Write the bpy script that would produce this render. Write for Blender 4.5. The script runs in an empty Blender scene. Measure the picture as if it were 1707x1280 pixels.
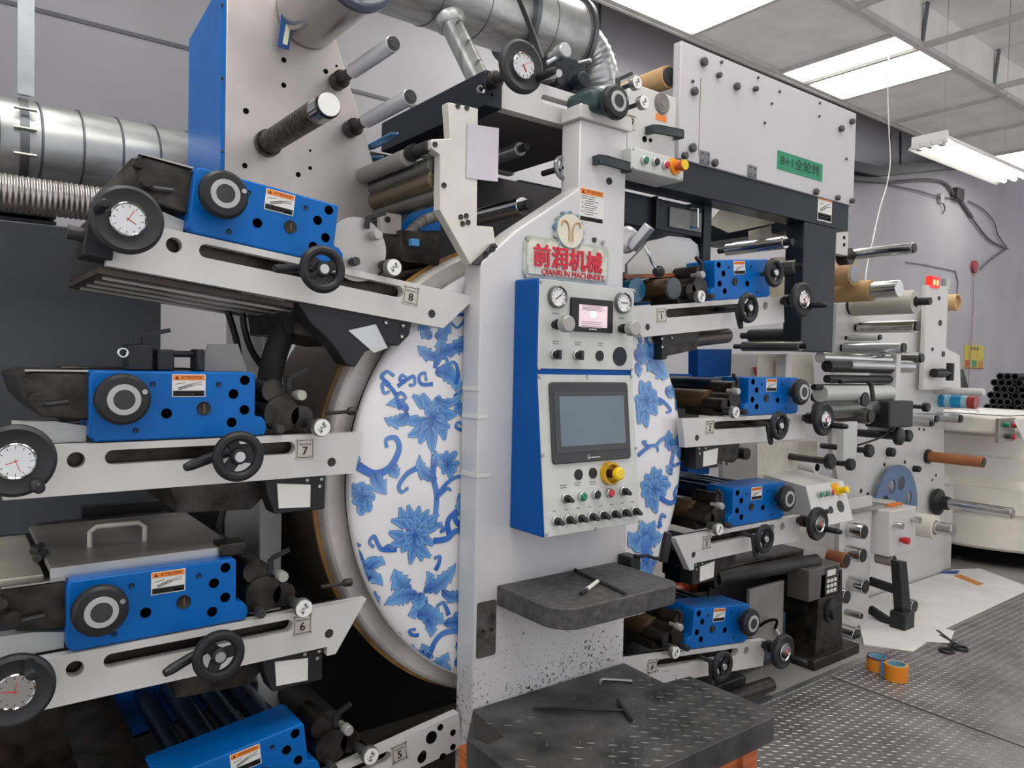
import bpy, math, random
from math import sin, cos, pi, radians, sqrt, atan2, hypot
from mathutils import Vector, Matrix
from mathutils.geometry import tessellate_polygon
random.seed(7)
SC = bpy.context.scene
COL = SC.collection
# ------------------------------------------------------------------ camera, world, exposure, lights
H = 1.46                       # eye height
FPX = 1253.36                  # focal length in pixels of a 1707 wide frame
CR = Vector((.796664663, -.604031711, .0217050016))
CD = Vector((.000260615, -.0355670811, -.999367257))
CF = Vector((.604421497, .796166236, -.0281776166))
cam = bpy.data.cameras.new('camera'); camo = bpy.data.objects.new('camera', cam); COL.objects.link(camo)
cam.sensor_fit = 'HORIZONTAL'; cam.sensor_width = 36; cam.lens = FPX / 1707 * 36; cam.clip_start = .05
camo.matrix_world = Matrix(((CR.x, -CD.x, -CF.x, 0), (CR.y, -CD.y, -CF.y, 0), (CR.z, -CD.z, -CF.z, H), (0, 0, 0, 1)))
SC.camera = camo
SC.view_settings.view_transform = 'Standard'; SC.view_settings.look = 'None'
SC.view_settings.exposure = 0.18; SC.view_settings.gamma = 1; SC.view_settings.use_curve_mapping = False
WORLD_STRENGTH = .92
LAMP_STRENGTH = 6.0
w = bpy.data.worlds.new('world'); SC.world = w; w.use_nodes = True
w.node_tree.nodes['Background'].inputs[0].default_value = (.98, .98, 1, 1)
w.node_tree.nodes['Background'].inputs[1].default_value = WORLD_STRENGTH
SC.cycles.max_bounces = 6; SC.cycles.diffuse_bounces = 3; SC.cycles.glossy_bounces = 3; SC.cycles.transmission_bounces = 4
SC.cycles.use_denoising = True

# ------------------------------------------------------------------ helpers
def at(u, v, y):
    """point of the plane y that the photograph shows at (u, v)"""
    d = CR * ((u - 853.5) / FPX) + CD * ((v - 640) / FPX) + CF
    d *= y / d.y
    return Vector((d.x, d.y, d.z + H))
def atx(u, v, x):
    d = CR * ((u - 853.5) / FPX) + CD * ((v - 640) / FPX) + CF
    d *= x / d.x
    return Vector((d.x, d.y, d.z + H))
def atz(u, v, z):
    d = CR * ((u - 853.5) / FPX) + CD * ((v - 640) / FPX) + CF
    d *= (z - H) / d.z
    return Vector((d.x, d.y, d.z + H))
def lin(c):
    return tuple(((x / 255 / 12.92) if x <= 10.3 else ((x / 255 + .055) / 1.055) ** 2.4) for x in c)
MATS = {}
def mat(name, col, rough=.5, metal=0., var=.08, vscale=6., bump=0., bscale=120., emit=0., col2=None, spec=.5, coat=0.,
        alpha=1., stretch=None, attr=False, speck=0., trans=0.):
    if name in MATS: return MATS[name]
    m = bpy.data.materials.new(name); m.use_nodes = True; MATS[name] = m
    nt = m.node_tree; N = nt.nodes; L = nt.links; b = N['Principled BSDF']
    c = lin(col)
    b.inputs['Roughness'].default_value = rough; b.inputs['Metallic'].default_value = metal
    b.inputs['Specular IOR Level'].default_value = spec
    b.inputs['Coat Weight'].default_value = coat; b.inputs['Alpha'].default_value = alpha
    b.inputs['Transmission Weight'].default_value = trans
    if emit:
        b.inputs['Emission Color'].default_value = (*c, 1); b.inputs['Emission Strength'].default_value = emit
    tc = N.new('ShaderNodeTexCoord'); mp = N.new('ShaderNodeMapping'); L.new(tc.outputs['Object'], mp.inputs[0])
    if stretch: mp.inputs['Scale'].default_value = stretch
    nz = N.new('ShaderNodeTexNoise'); nz.inputs['Scale'].default_value = vscale; nz.inputs['Detail'].default_value = 5
    L.new(mp.outputs[0], nz.inputs['Vector'])
    mx = N.new('ShaderNodeMix'); mx.data_type = 'RGBA'
    c2 = lin(col2) if col2 else tuple(x * (1 - var * 3) for x in c)
    rp = N.new('ShaderNodeMapRange'); rp.inputs[1].default_value = .35; rp.inputs[2].default_value = .7
    L.new(nz.outputs['Fac'], rp.inputs[0]); L.new(rp.outputs[0], mx.inputs[0])
    mx.inputs[6].default_value = (*c, 1); mx.inputs[7].default_value = (*c2, 1)
    out = mx.outputs[2]
    if attr:
        a = N.new('ShaderNodeVertexColor'); a.layer_name = 'Col'; out = a.outputs['Color']
    if speck:
        vz = N.new('ShaderNodeTexNoise'); vz.inputs['Scale'].default_value = 95; vz.inputs['Detail'].default_value = 6; vz.inputs['Roughness'].default_value = .7
        L.new(tc.outputs['Object'], vz.inputs['Vector'])
        big = N.new('ShaderNodeTexNoise'); big.inputs['Scale'].default_value = 5; L.new(tc.outputs['Object'], big.inputs['Vector'])
        sx = N.new('ShaderNodeSeparateXYZ'); L.new(tc.outputs['Object'], sx.inputs[0])
        zr = N.new('ShaderNodeMapRange'); zr.inputs[1].default_value = .95; zr.inputs[2].default_value = .42; zr.inputs[3].default_value = -.08; zr.inputs[4].default_value = .11
        L.new(sx.outputs['Z'], zr.inputs[0])
        ad = N.new('ShaderNodeMath'); ad.operation = 'ADD'; L.new(vz.outputs['Fac'], ad.inputs[0]); L.new(zr.outputs[0], ad.inputs[1])
        bm = N.new('ShaderNodeMath'); bm.operation = 'MULTIPLY_ADD'; bm.inputs[1].default_value = .22; bm.inputs[2].default_value = -.11
        L.new(big.outputs['Fac'], bm.inputs[0])
        a2 = N.new('ShaderNodeMath'); a2.operation = 'ADD'; L.new(ad.outputs[0], a2.inputs[0]); L.new(bm.outputs[0], a2.inputs[1])
        th = N.new('ShaderNodeMapRange'); th.inputs[1].default_value = .685; th.inputs[2].default_value = .72; L.new(a2.outputs[0], th.inputs[0])
        m3 = N.new('ShaderNodeMix'); m3.data_type = 'RGBA'; L.new(th.outputs[0], m3.inputs[0]); L.new(out, m3.inputs[6]); m3.inputs[7].default_value = (.02, .018, .016, 1)
        out = m3.outputs[2]
    L.new(out, b.inputs['Base Color'])
    if bump:
        bz = N.new('ShaderNodeTexNoise'); bz.inputs['Scale'].default_value = bscale; bz.inputs['Detail'].default_value = 3
        L.new(mp.outputs[0], bz.inputs['Vector'])
        bp = N.new('ShaderNodeBump'); bp.inputs['Strength'].default_value = bump; bp.inputs['Distance'].default_value = .002
        L.new(bz.outputs['Fac'], bp.inputs['Height']); L.new(bp.outputs[0], b.inputs['Normal'])
    return m
W1 = mat('white_paint', (205, 203, 201), .35, var=.03, vscale=3, coat=.15)
WC = mat('column_white_paint', (207, 205, 206), .35, var=.04, vscale=3, coat=.15, speck=1)
WG = mat('pale_grey_paint', (196, 197, 196), .4, var=.04)
BL = mat('blue_paint', (0, 100, 182), .36, var=.06, spec=.22)
BLD = mat('blue_cabinet_paint', (0, 80, 158), .42, var=.05, spec=.15)
NAVY = mat('navy_black_paint', (30, 34, 44), .4, var=.06, spec=.3)
BK = mat('black_plastic', (34, 35, 38), .42, var=.1, spec=.35)
BKD = mat('black_hole', (8, 8, 9), .8, spec=.1)
DK = mat('dark_iron', (70, 69, 70), .5, metal=.5, var=.15)
DKR = mat('dark_rubber', (24, 24, 26), .7)
OIL = mat('oily_dark_metal', (66, 62, 58), .36, metal=.6, var=.26, vscale=18)
ST = mat('brushed_steel', (178, 176, 172), .3, metal=1, var=.1, vscale=9, stretch=(1, 1, 8))
STP = mat('polished_steel', (205, 205, 205), .14, metal=1, var=.04)
ALU = mat('turned_aluminium', (196, 197, 199), .32, metal=.9, var=.05)
GALV = mat('galvanised_sheet', (186, 187, 188), .36, metal=.65, var=.15, vscale=5, stretch=(1, 6, 1))
GALD = mat('galvanised_seam', (110, 112, 116), .45, metal=.9)
PLATE = mat('raw_plate', (196, 188, 184), .36, metal=.55, var=.08, vscale=4, col2=(168, 160, 160))
CHK = mat('checker_plate', (138, 134, 135), .38, metal=.45, var=.16, vscale=5)
CHT = mat('checker_tread', (172, 169, 170), .30, metal=.6, var=.12, vscale=20)
TRAYM = mat('tray_rubber', (58, 57, 57), .55, var=.2, vscale=40, bump=.3, bscale=300, col2=(86, 84, 84))
PAP = mat('white_paper', (222, 220, 216), .7, var=.03)
CREAM = mat('cream_film', (214, 208, 190), .45, var=.08, vscale=8)
CARD = mat('cardboard', (188, 152, 108), .75, var=.08)
CARD2 = mat('brown_roll', (160, 96, 56), .6, var=.08)
ORG = mat('warning_orange', (232, 128, 40), .5, var=.02)
INK = mat('print_black', (26, 26, 28), .6, var=.02)
RED = mat('sign_red', (216, 40, 58), .5, var=.1)
REDB = mat('button_red', (196, 40, 48), .3, var=.02)
GRN = mat('button_green', (0, 120, 84), .3, var=.02)
YEL = mat('button_yellow', (238, 200, 20), .35, var=.05)
DIALW = mat('dial_white', (232, 232, 230), .3, var=.02)
GLASSD = mat('screen_glass', (96, 112, 124), .12, var=.1, vscale=3, spec=.8)
LITSCR = mat('lit_screen', (240, 214, 222), .3, var=.06, emit=.22)
WALLM = mat('wall_plaster', (186, 184, 190), .85, var=.05, vscale=1.2)
GREYR = mat('grey_roller', (150, 146, 142), .4, var=.06)
GREENR = mat('dark_roller', (112, 112, 110), .25, metal=.6, var=.1)
LAMPM = mat('lamp_diffuser', (255, 253, 246), .5, emit=LAMP_STRENGTH)

ORGN = {}
class M:
    def __init__(s): s.v = []; s.f = []; s.c = None
    def add(s, vs, fs):
        k = len(s.v); s.v += [Vector(p) for p in vs]; s.f += [[i + k for i in f] for f in fs]; return s
    def box(s, x0, x1, y0, y1, z0, z1, R=None):
        vs = [Vector((x, y, z)) for z in (z0, z1) for y in (y0, y1) for x in (x0, x1)]
        if R is not None: vs = [R @ p for p in vs]
        return s.add(vs, [(0, 2, 3, 1), (4, 5, 7, 6), (0, 1, 5, 4), (2, 6, 7, 3), (0, 4, 6, 2), (1, 3, 7, 5)])
    def bar(s, p0, p1, w, h, up=(0, 0, 1)):
        p0 = Vector(p0); p1 = Vector(p1); d = (p1 - p0).normalized(); u = Vector(up)
        a = d.cross(u)
        if a.length < 1e-4: a = d.cross(Vector((1, 0, 0)))
        a.normalize(); u = a.cross(d).normalized()
        vs = []
        for p in (p0, p1):
            for i, j in ((-1, -1), (1, -1), (1, 1), (-1, 1)): vs.append(p + a * (i * w / 2) + u * (j * h / 2))
        return s.add(vs, [(3, 2, 1, 0), (4, 5, 6, 7), (0, 1, 5, 4), (1, 2, 6, 5), (2, 3, 7, 6), (3, 0, 4, 7)])
    def lathe(s, p0, ax, prof, n=24, caps=True):
        """prof: list of (distance along axis, radius)"""
        p0 = Vector(p0); ax = Vector(ax).normalized()
        a = ax.cross(Vector((0, 0, 1)))
        if a.length < 1e-3: a = Vector((1, 0, 0))
        a.normalize(); b = ax.cross(a)
        vs = []; fs = []
        for t, r in prof:
            for i in range(n):
                q = 2 * pi * i / n; vs.append(p0 + ax * t + (a * cos(q) + b * sin(q)) * max(r, 1e-5))
        for j in range(len(prof) - 1):
            for i in range(n):
                k = (i + 1) % n; fs.append((j * n + i, j * n + k, (j + 1) * n + k, (j + 1) * n + i))
        if caps:
            fs.append(list(range(n))[::-1]); fs.append([(len(prof) - 1) * n + i for i in range(n)])
        return s.add(vs, fs)
    def cyl(s, p0, p1, r, r1=None, n=20, bev=0):
        p0 = Vector(p0); p1 = Vector(p1); d = p1 - p0; L = d.length; r1 = r if r1 is None else r1
        pr = [(0, r), (L, r1)] if not bev else [(0, r - bev), (bev, r), (L - bev, r1), (L, r1 - bev)]
        return s.lathe(p0, d, pr, n)
    def disc(s, c, r, t=.002, n=20, ax=(0, -1, 0)):
        """thin disc proud of a surface, facing the operator"""
        return s.lathe(c, ax, [(0, r), (t, r)], n)
    def torus(s, c, ax, R, r, n=32, m=10):
        prof = []
        c = Vector(c); ax = Vector(ax).normalized()
        a = ax.cross(Vector((0, 0, 1)))
        if a.length < 1e-3: a = Vector((1, 0, 0))
        a.normalize(); b = ax.cross(a); vs = []; fs = []
        for i in range(n):
            q = 2 * pi * i / n; d = a * cos(q) + b * sin(q)
            for j in range(m):
                w_ = 2 * pi * j / m; vs.append(c + d * (R + r * cos(w_)) + ax * (r * sin(w_)))
        for i in range(n):
            for j in range(m):
                i2 = (i + 1) % n; j2 = (j + 1) % m
                fs.append((i * m + j, i2 * m + j, i2 * m + j2, i * m + j2))
        return s.add(vs, fs)
    def tube(s, pts, r, n=8, smooth=0):
        pts = [Vector(p) for p in pts]
        if smooth: pts = spline(pts, smooth)
        vs = []; fs = []; prev = None
        for i, p in enumerate(pts):
            d = (pts[min(i + 1, len(pts) - 1)] - pts[max(i - 1, 0)]).normalized()
            if prev is None:
                a = d.cross(Vector((0, 0, 1)));
                if a.length < 1e-3: a = d.cross(Vector((1, 0, 0)))
            else: a = prev - d * prev.dot(d)
            a.normalize(); prev = a; b = d.cross(a)
            rr = r(i / (len(pts) - 1)) if callable(r) else r
            for k in range(n):
                q = 2 * pi * k / n; vs.append(p + (a * cos(q) + b * sin(q)) * rr)
        for i in range(len(pts) - 1):
            for k in range(n):
                k2 = (k + 1) % n; fs.append((i * n + k, i * n + k2, (i + 1) * n + k2, (i + 1) * n + k))
        fs.append(list(range(n))[::-1]); fs.append([(len(pts) - 1) * n + k for k in range(n)])
        return s.add(vs, fs)
    def prism(s, outer, y0, y1, holes=(), T=None):
        """outline in (x, z) extruded from y0 (front) to y1"""
        loops = [list(outer)] + [list(h) for h in holes]
        def area(l): return sum(l[i][0] * l[(i + 1) % len(l)][1] - l[(i + 1) % len(l)][0] * l[i][1] for i in range(len(l)))
        loops[0] = loops[0] if area(loops[0]) > 0 else loops[0][::-1]
        for i in range(1, len(loops)): loops[i] = loops[i] if area(loops[i]) < 0 else loops[i][::-1]
        flat = [p for l in loops for p in l]; n = len(flat)
        vs = [Vector((p[0], y0, p[1])) for p in flat] + [Vector((p[0], y1, p[1])) for p in flat]
        fs = []
        if len(loops) == 1 and convex(loops[0]):
            fs += [list(range(n)), [n + i for i in range(n)][::-1]]
        else:
            tri = tessellate_polygon([[Vector((p[0], p[1], 0)) for p in l] for l in loops])
            for t in tri:
                a, b, c = (flat[i] for i in t)
                t = list(t) if (b[0] - a[0]) * (c[1] - a[1]) - (b[1] - a[1]) * (c[0] - a[0]) > 0 else list(t)[::-1]
                fs += [t, [n + i for i in t][::-1]]
        k = 0
        for l in loops:
            m = len(l)
            for i in range(m):
                a = k + i; b = k + (i + 1) % m; fs.append((b, a, n + a, n + b))
            k += m
        if T is not None: vs = [T @ p for p in vs]
        return s.add(vs, fs)
    def mesh(s, me, T):
        return s.add([T @ v.co for v in me.vertices], [list(p.vertices) for p in me.polygons])
    def text(s, body, size, x, y, z, rot=None, sx=1.):
        """lettering on a face that looks towards -y, centred at (x, z)"""
        T = Matrix.Translation((x, y, z)) @ (rot if rot is not None else Matrix()) @ Matrix.Rotation(pi / 2, 4, 'X') @ Matrix.Diagonal((size * sx, size, size, 1))
        return s.mesh(TXT(body), T)
    def build(s, name, m, parent=None, bevel=0, label=None, seg=2, ang=35):
        o_ = ORGN.get(parent.name, Vector()) if parent else None
        if o_ is None:
            xs = [p.x for p in s.v]; ys = [p.y for p in s.v]; zs = [p.z for p in s.v]
            o_ = Vector(((min(xs) + max(xs)) / 2, (min(ys) + max(ys)) / 2, min(zs)))
        me = bpy.data.meshes.new(name); me.from_pydata([p - o_ for p in s.v], [], s.f); me.update()
        me.shade_smooth(); me.set_sharp_from_angle(angle=radians(ang))
        if s.c:
            ca = me.color_attributes.new('Col', 'FLOAT_COLOR', 'POINT')
            for i, c in enumerate(s.c): ca.data[i].color = (*c, 1)
        me.materials.append(m)
        o = bpy.data.objects.new(name, me); COL.objects.link(o)
        if parent: o.parent = parent
        else: o.location = o_
        ORGN[o.name] = o_
        if bevel:
            b = o.modifiers.new('bevel', 'BEVEL'); b.width = bevel; b.segments = seg; b.limit_method = 'ANGLE'; b.angle_limit = radians(40)
        if label: o['label'] = label
        return o
def convex(l):
    n = len(l)
    for i in range(n):
        a, b, c = l[i], l[(i + 1) % n], l[(i + 2) % n]
        if (b[0] - a[0]) * (c[1] - b[1]) - (b[1] - a[1]) * (c[0] - b[0]) < -1e-9: return False
    return True
def spline(P, k=6):
    out = []
    for i in range(len(P) - 1):
        p0, p1, p2, p3 = P[max(i - 1, 0)], P[i], P[i + 1], P[min(i + 2, len(P) - 1)]
        for j in range(k):
            t = j / k
            out.append(.5 * ((2 * p1) + (p2 - p0) * t + (2 * p0 - 5 * p1 + 4 * p2 - p3) * t * t + (3 * p1 - p0 - 3 * p2 + p3) * t ** 3))
    out.append(P[-1]); return out
def circ(x, z, r, n=20): return [(x + r * cos(2 * pi * i / n), z + r * sin(2 * pi * i / n)) for i in range(n)]
def slot(x0, z0, x1, z1, r, n=10):
    a = atan2(z1 - z0, x1 - x0); P = []
    for i in range(n + 1): q = a + pi / 2 + pi * i / n; P.append((x0 + r * cos(q), z0 + r * sin(q)))
    for i in range(n + 1): q = a - pi / 2 + pi * i / n; P.append((x1 + r * cos(q), z1 + r * sin(q)))
    return P
def rrect(x0, x1, z0, z1, r, n=4):
    P = []
    for cx, cz, q0 in ((x1 - r, z1 - r, 0), (x0 + r, z1 - r, pi / 2), (x0 + r, z0 + r, pi), (x1 - r, z0 + r, 1.5 * pi)):
        for i in range(n + 1): q = q0 + pi / 2 * i / n; P.append((cx + r * cos(q), cz + r * sin(q)))
    return P
_T = {}
def TXT(body):
    if body in _T: return _T[body]
    cu = bpy.data.curves.new('t', 'FONT'); cu.body = body; cu.size = 1; cu.align_x = 'CENTER'; cu.align_y = 'CENTER'; cu.extrude = .02; cu.resolution_u = 3
    o = bpy.data.objects.new('t', cu); COL.objects.link(o)
    bpy.context.view_layer.update()
    me = bpy.data.meshes.new_from_object(o.evaluated_get(bpy.context.evaluated_depsgraph_get()))
    bpy.data.objects.remove(o); _T[body] = me
    return me
for t_ in ('ATTENTION', 'LINE', 'PRINTING', '1', '2', '3', '4', '5', '6', '7', '8', '9', '前润机械', 'QIANRUN MACHINERY', '8+1全轮转', '前', '润', '机', '械'): TXT(t_)
def tag(o, label, cat, group=None, kind=None):
    if label: o['label'] = label
    if cat: o['category'] = cat
    if group: o['group'] = group
    if kind: o['kind'] = kind
    return o
def thing(name, loc, label, cat, group=None):
    o = bpy.data.objects.new(name, None); o.empty_display_size = .05; COL.objects.link(o); o.location = loc
    ORGN[o.name] = Vector(loc)
    return tag(o, label, cat, group)
def struct(o): o['kind'] = 'structure'; return o
# ------------------------------------------------------------------ the room
fl = struct(M().box(-3, 22, -3, 5.2, -.05, 0).build('floor', mat('concrete_floor', (150, 146, 142), .6, var=.12, vscale=2)))
SEAM = 3.362
def treads(x0, x1, y0, y1, z, p=.0268, keep=None):
    m = M(); L = .0155; wd = .0032; h = .0014
    n = int((x1 - x0 + y1 - y0) / (p * 1.41421)) + 2
    for i in range(-n, n):
        for j in range(-n, n):
            x = x0 + (i + j) * p * .70711; y = y0 + (i - j) * p * .70711
            if not (x0 + .01 < x < x1 - .01 and y0 + .01 < y < y1 - .01): continue
            if keep and random.random() > keep(x, y): continue
            a = radians(-41 if (i + j) % 2 else 49); d = Vector((cos(a), sin(a), 0)); e = Vector((-d.y, d.x, 0)); c = Vector((x, y, z))
            m.add([c - d * L, c - e * wd, c + d * L, c + e * wd, c - d * L * .5 + Vector((0, 0, h)), c + d * L * .5 + Vector((0, 0, h))],
                  [(0, 1, 4), (1, 2, 5), (1, 5, 4), (2, 3, 5), (3, 0, 4), (3, 4, 5)])
    return m
for x0, x1 in ((.6, SEAM - .005), (SEAM + .005, 7.2)):
    pl = M().box(x0, x1, -.6, 1.9, 0, .006).build('floor_plate', CHK, fl)
    t = treads(max(x0, 1.9), x1, .2, 1.9, .006).build('tread_pattern', CHT, pl); t['kind'] = 'stuff'
M().box(SEAM - .006, SEAM + .006, -.6, 1.9, .0005, .004).build('plate_gap', BKD, fl)
wb = struct(M().box(-3, 22, 5.2, 5.3, 0, 5.1).build('wall_back', WALLM))
# panel joints of the wall
m = M().box(-3, at(1000, 60, 5.2).x, 5.19, 5.2, at(160, 42, 5.2).z - .012, at(160, 42, 5.2).z + .012)
struct(m.build('trim_1', mat('joint_grey', (120, 120, 126), .7)))
xj = at(998, 60, 5.2).x
struct(M().box(xj - .012, xj + .012, 5.19, 5.2, 2.2, 5.0).build('trim_2', mat('joint_dark', (84, 82, 86), .7)))
ce = struct(M().box(-3, 22, -3, 5.3, 5.0, 5.05).build('ceiling', mat('slab_grey', (214, 213, 208), .85, var=.04, vscale=1)))
ZC = H + 3.0
YC = [4.575, 3.38, 2.18, .98, -.22]
XC = [-.6, .6, 1.8, 3.0, 4.2, 5.43, 6.80, 7.27, 8.0, 9.2, 10.4, 11.6]
gr = thing('ceiling_grid', (5, 2, ZC), 'grey suspended ceiling grid of metal bars high above the press', 'ceiling grid')
TB = mat('grid_bar', (206, 204, 200), .5, metal=0, var=.05)
for k, y in enumerate(YC):
    M().box(-1, 12, y - .03, y + .03, ZC, ZC + .05).build('grid_bar', TB, gr)
    if k == 0: M().box(-1, 12, y + .02, y + .05, ZC - .012, ZC + .05).build('edge_angle', TB, gr)
XR2 = [-.5, 1.3, 3.1, 4.9, 6.07, 7.27, 8.9, 10.5, 12.0]
for k in range(4):
    for x in (XC if k == 0 else XR2):
        M().box(x - .022, x + .022, YC[k + 1] + .03, YC[k] - .03, ZC, ZC + .05).build('grid_bar', TB, gr)
HB = mat('hanger_rod', (120, 124, 132), .4, metal=.6)
for x, y in ((7.27, 3.38), (8.9, 3.38), (10.5, 3.38)):
    M().bar((x, y, ZC + .04), (x, y - .04, ZC + .42), .04, .02).build('hanger_rod', HB, gr)
CP = mat('ceiling_panel_white', (246, 245, 240), .75, var=.04, vscale=3)
lamps = {(5, 4): 'near the top edge of the picture', (6, 7): 'first', (7, 8): 'second'}
for i in range(len(XC) - 1):
    if i == 4: continue
    x0, x1 = XC[i] + .022, XC[i + 1] - .022
    if i in (3, 6, 7): continue
    M().box(x0, x1, YC[1] + .03, YC[0] - .03, ZC + .03, ZC + .045).build('ceiling_panel', CP, gr)
for i in range(len(XR2) - 1):
    M().box(XR2[i] + .004, XR2[i + 1] - .004, YC[2] - .6, YC[1] + .02, ZC + .42, ZC + .435).build('ceiling_panel', CP, gr)
M().box(-1, 12, YC[1] + .0, YC[1] + .02, ZC + .05, ZC + .42).build('upstand', CP, gr)
def troffer(x0, x1, y0, y1, label):
    t = thing('ceiling_light', ((x0 + x1) / 2, (y0 + y1) / 2, ZC), label, 'ceiling light', 'recessed ceiling lights')
    M().prism([(x0, ZC + .02), (x1, ZC + .02), (x1, ZC + .10), (x0, ZC + .10)], y0, y1).build('housing', W1, t)
    M().box(x0 + .02, x1 - .02, y0 + .02, y1 - .02, ZC + .008, ZC + .018).build('diffuser', LAMPM, t)
troffer(4.222, 5.408, 3.41, 4.545, 'large glowing ceiling light panel at the top edge, above the top roller assembly')
troffer(6.822, 7.222, 3.41, 4.545, 'narrow glowing ceiling light strip, the left one of the close pair')
troffer(7.318, 7.978, 3.41, 4.545, 'wide glowing ceiling light strip, the right one of the close pair')
troffer(11.622, 12.778, 3.41, 4.545, 'distant glowing ceiling light at the right edge behind the hanging lamp')
troffer(3.022, 4.178, 3.41, 4.545, 'added unseen ceiling light above the wide wall duct, beyond the top edge')  # added out of view to brighten the back wall
# added unseen lights that brighten the press front from above the walkway
for k, (i, j) in enumerate(((0, 1), (2, 2), (0, 2), (5, 2), (0, 3), (1, 3), (3, 3), (6, 3))):
    troffer(XC[i] + .022, XC[i + 1] - .022, YC[j + 1] + .03, YC[j] - .03, 'added unseen ceiling light over the operator walkway, %s counted from the left front' % ('first', 'second', 'third', 'fourth', 'fifth', 'sixth', 'seventh', 'eighth')[k])
# hanging fluorescent batten
yl = 2.75
a = at(1548, 238, yl); b = at(1690, 312, yl)
zl = (a.z + .0)
t = thing('hanging_lamp', (a.x + .7, yl, zl), 'white hanging fluorescent lamp with three bright tubes near the right wall', 'hanging lamp')
x0, x1 = a.x, a.x + 1.75
M().prism([(x0, zl - .02), (x0 + .03, zl - .02), (x0 + .03, zl + .07), (x0, zl + .07)], yl - .13, yl + .13).build('end_plate', W1, t)
T = Matrix.Translation((0, yl, 0))
m = M(); prof = [(-.17, -.015), (-.10, .055), (.10, .055), (.17, -.015), (.165, -.02), (.095, .045), (-.095, .045), (-.165, -.02)]
m.add([(x, yl + p[0], zl + p[1]) for x in (x0 + .03, x1) for p in prof], [[i, (i + 1) % 8, 8 + (i + 1) % 8, 8 + i] for i in range(8)] + [[0, 1, 6, 7], [1, 2, 5, 6], [2, 3, 4, 5]])
m.build('reflector', W1, t)
for dy in (-.085, 0, .085):
    M().cyl((x0 + .06, yl + dy, zl), (x1 - .05, yl + dy, zl), .02, n=14).build('tube_light', LAMPM, t)
    M().box(x0 - .012, x0 + .06, yl + dy - .018, yl + dy + .018, zl - .035, zl + .01).build('tube_holder', WG, t)
for dx in (.25, 1.45): M().cyl((x0 + dx, yl, zl + .06), (x0 + dx, yl, 5.0), .0025, n=8).build('hanger_rod', HB, t)
# ------------------------------------------------------------------ central drum
XC0 = 1.636; ZD = H - .363; RD = .714; YD = 1.945
dr = thing('impression_drum', (XC0, 2.2, ZD - .77), 'huge central drum with blue and white porcelain flower cover', 'drum')
def cov_y(r):
    """front surface of the cover: slightly domed, rounded at the rim"""
    if r < RD - .05: return YD + .010 * (r / RD) ** 2
    t = min(1, (r - (RD - .05)) / .05)
    return YD + .010 * (r / RD) ** 2 + 0.025 * (1 - sqrt(max(0, 1 - t * t)))
prof = []
for i in range(41):
    r = RD * (1 - i / 40) if i > 12 else RD * (1 - .08 * i / 12) if i <= 12 else 0
    prof.append(r)
prof = sorted(set([RD - .05 * (1 - cos(pi / 2 * k / 12)) for k in range(13)] + [RD * k / 30 for k in range(1, 28)] + [.0005]), reverse=True)
m = M(); m.lathe((XC0, 0, ZD), (0, 1, 0), [(2.005, RD - .006), (1.985, RD)] + [(cov_y(r), r) for r in prof], n=128)
PORC = mat('porcelain_white', (232, 230, 232), .16, var=.02, vscale=2, coat=.6)
m.build('drum_cover', PORC, dr, ang=60)
m = M(); R1, R2 = .766, .60
m.lathe((XC0, 2.03, ZD), (0, 1, 0), [(0, R2), (0, R1 - .012), (.006, R1 - .004), (.012, R1), (.05, R1), (.05, R2)], n=128, caps=False)
m.build('steel_flange', mat('drum_steel', (214, 209, 202), .4, metal=.2, var=.12, vscale=8), dr)
M().lathe((XC0, 2.005, ZD), (0, 1, 0), [(0, .700), (.026, .700)], n=96).build('seam_ring', BKD, dr)
M().lathe((XC0, 2.081, ZD), (0, 1, 0), [(0, .777), (.012, .777)], n=128).build('rubber_edge', mat('amber_edge', (176, 132, 72), .5, var=.2, vscale=12), dr)
M().lathe((XC0, 2.093, ZD), (0, 1, 0), [(0, .755), (.5, .755)], n=96).build('drum_shell', mat('web_brown', (112, 100, 92), .35, metal=.5, var=.1), dr)
# ------------------------------------------------------------------ control column
YF = 1.845
col = thing('control_column', (1.6, 1.89, 0), 'white steel control column in front of the porcelain drum', 'column')
z_ = lambda r: H + r
pa = at(860, 384, YF); pb = at(963, 313, YF)
XL, XR, XU = 1.277, 1.922, 1.659
ztop = z_(.80)
outl = [(XL, 0), (XR, 0), (XR, z_(-.45)), (1.873, z_(-.45)), (1.873, ztop), (XU, ztop), (XU, pb.z), (pa.x, pa.z), (at(803, 436, YF).x, at(803, 436, YF).z), (XL, z_(.285))]
M().prism(outl, YF, 1.937).build('column_body', WC, col, bevel=.006)
M().box(XU - .012, 1.885, YF - .012, 1.93, ztop, ztop + .045).build('top_cap', W1, col, bevel=.003)
def grip(p0, p1, parent, out=.045, h=.026):
    """angular black bow handle between two points of a front face"""
    d = (Vector(p1) - Vector(p0)); u = d.normalized(); n = Vector((0, -1, 0)); zz = Vector((0, 0, 1))
    pts = [(0, 0), (0, .75), (.12, 1), (.88, 1), (1, .75), (1, 0), (.90, 0), (.90, .55), (.84, .66), (.16, .66), (.10, .55), (.10, 0)]
    vs = [Vector(p0) + d * a + n * (b * out) + zz * (k * h) for k in (-.5, .5) for a, b in pts]
    N = len(pts)
    fs = [[i, (i + 1) % N, N + (i + 1) % N, N + i] for i in range(N)]
    for q in ([0, 1, 10, 11], [1, 2, 9, 10], [2, 3, 8, 9], [3, 4, 7, 8], [4, 5, 6, 7]):
        fs.append(q); fs.append([N + i for i in q][::-1])
    return M().add(vs, fs).build('handle', mat('handle_plastic', (38, 50, 54), .4), parent, bevel=.002)
grip(at(987, 268, YF), at(1040, 283, YF), col)
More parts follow.
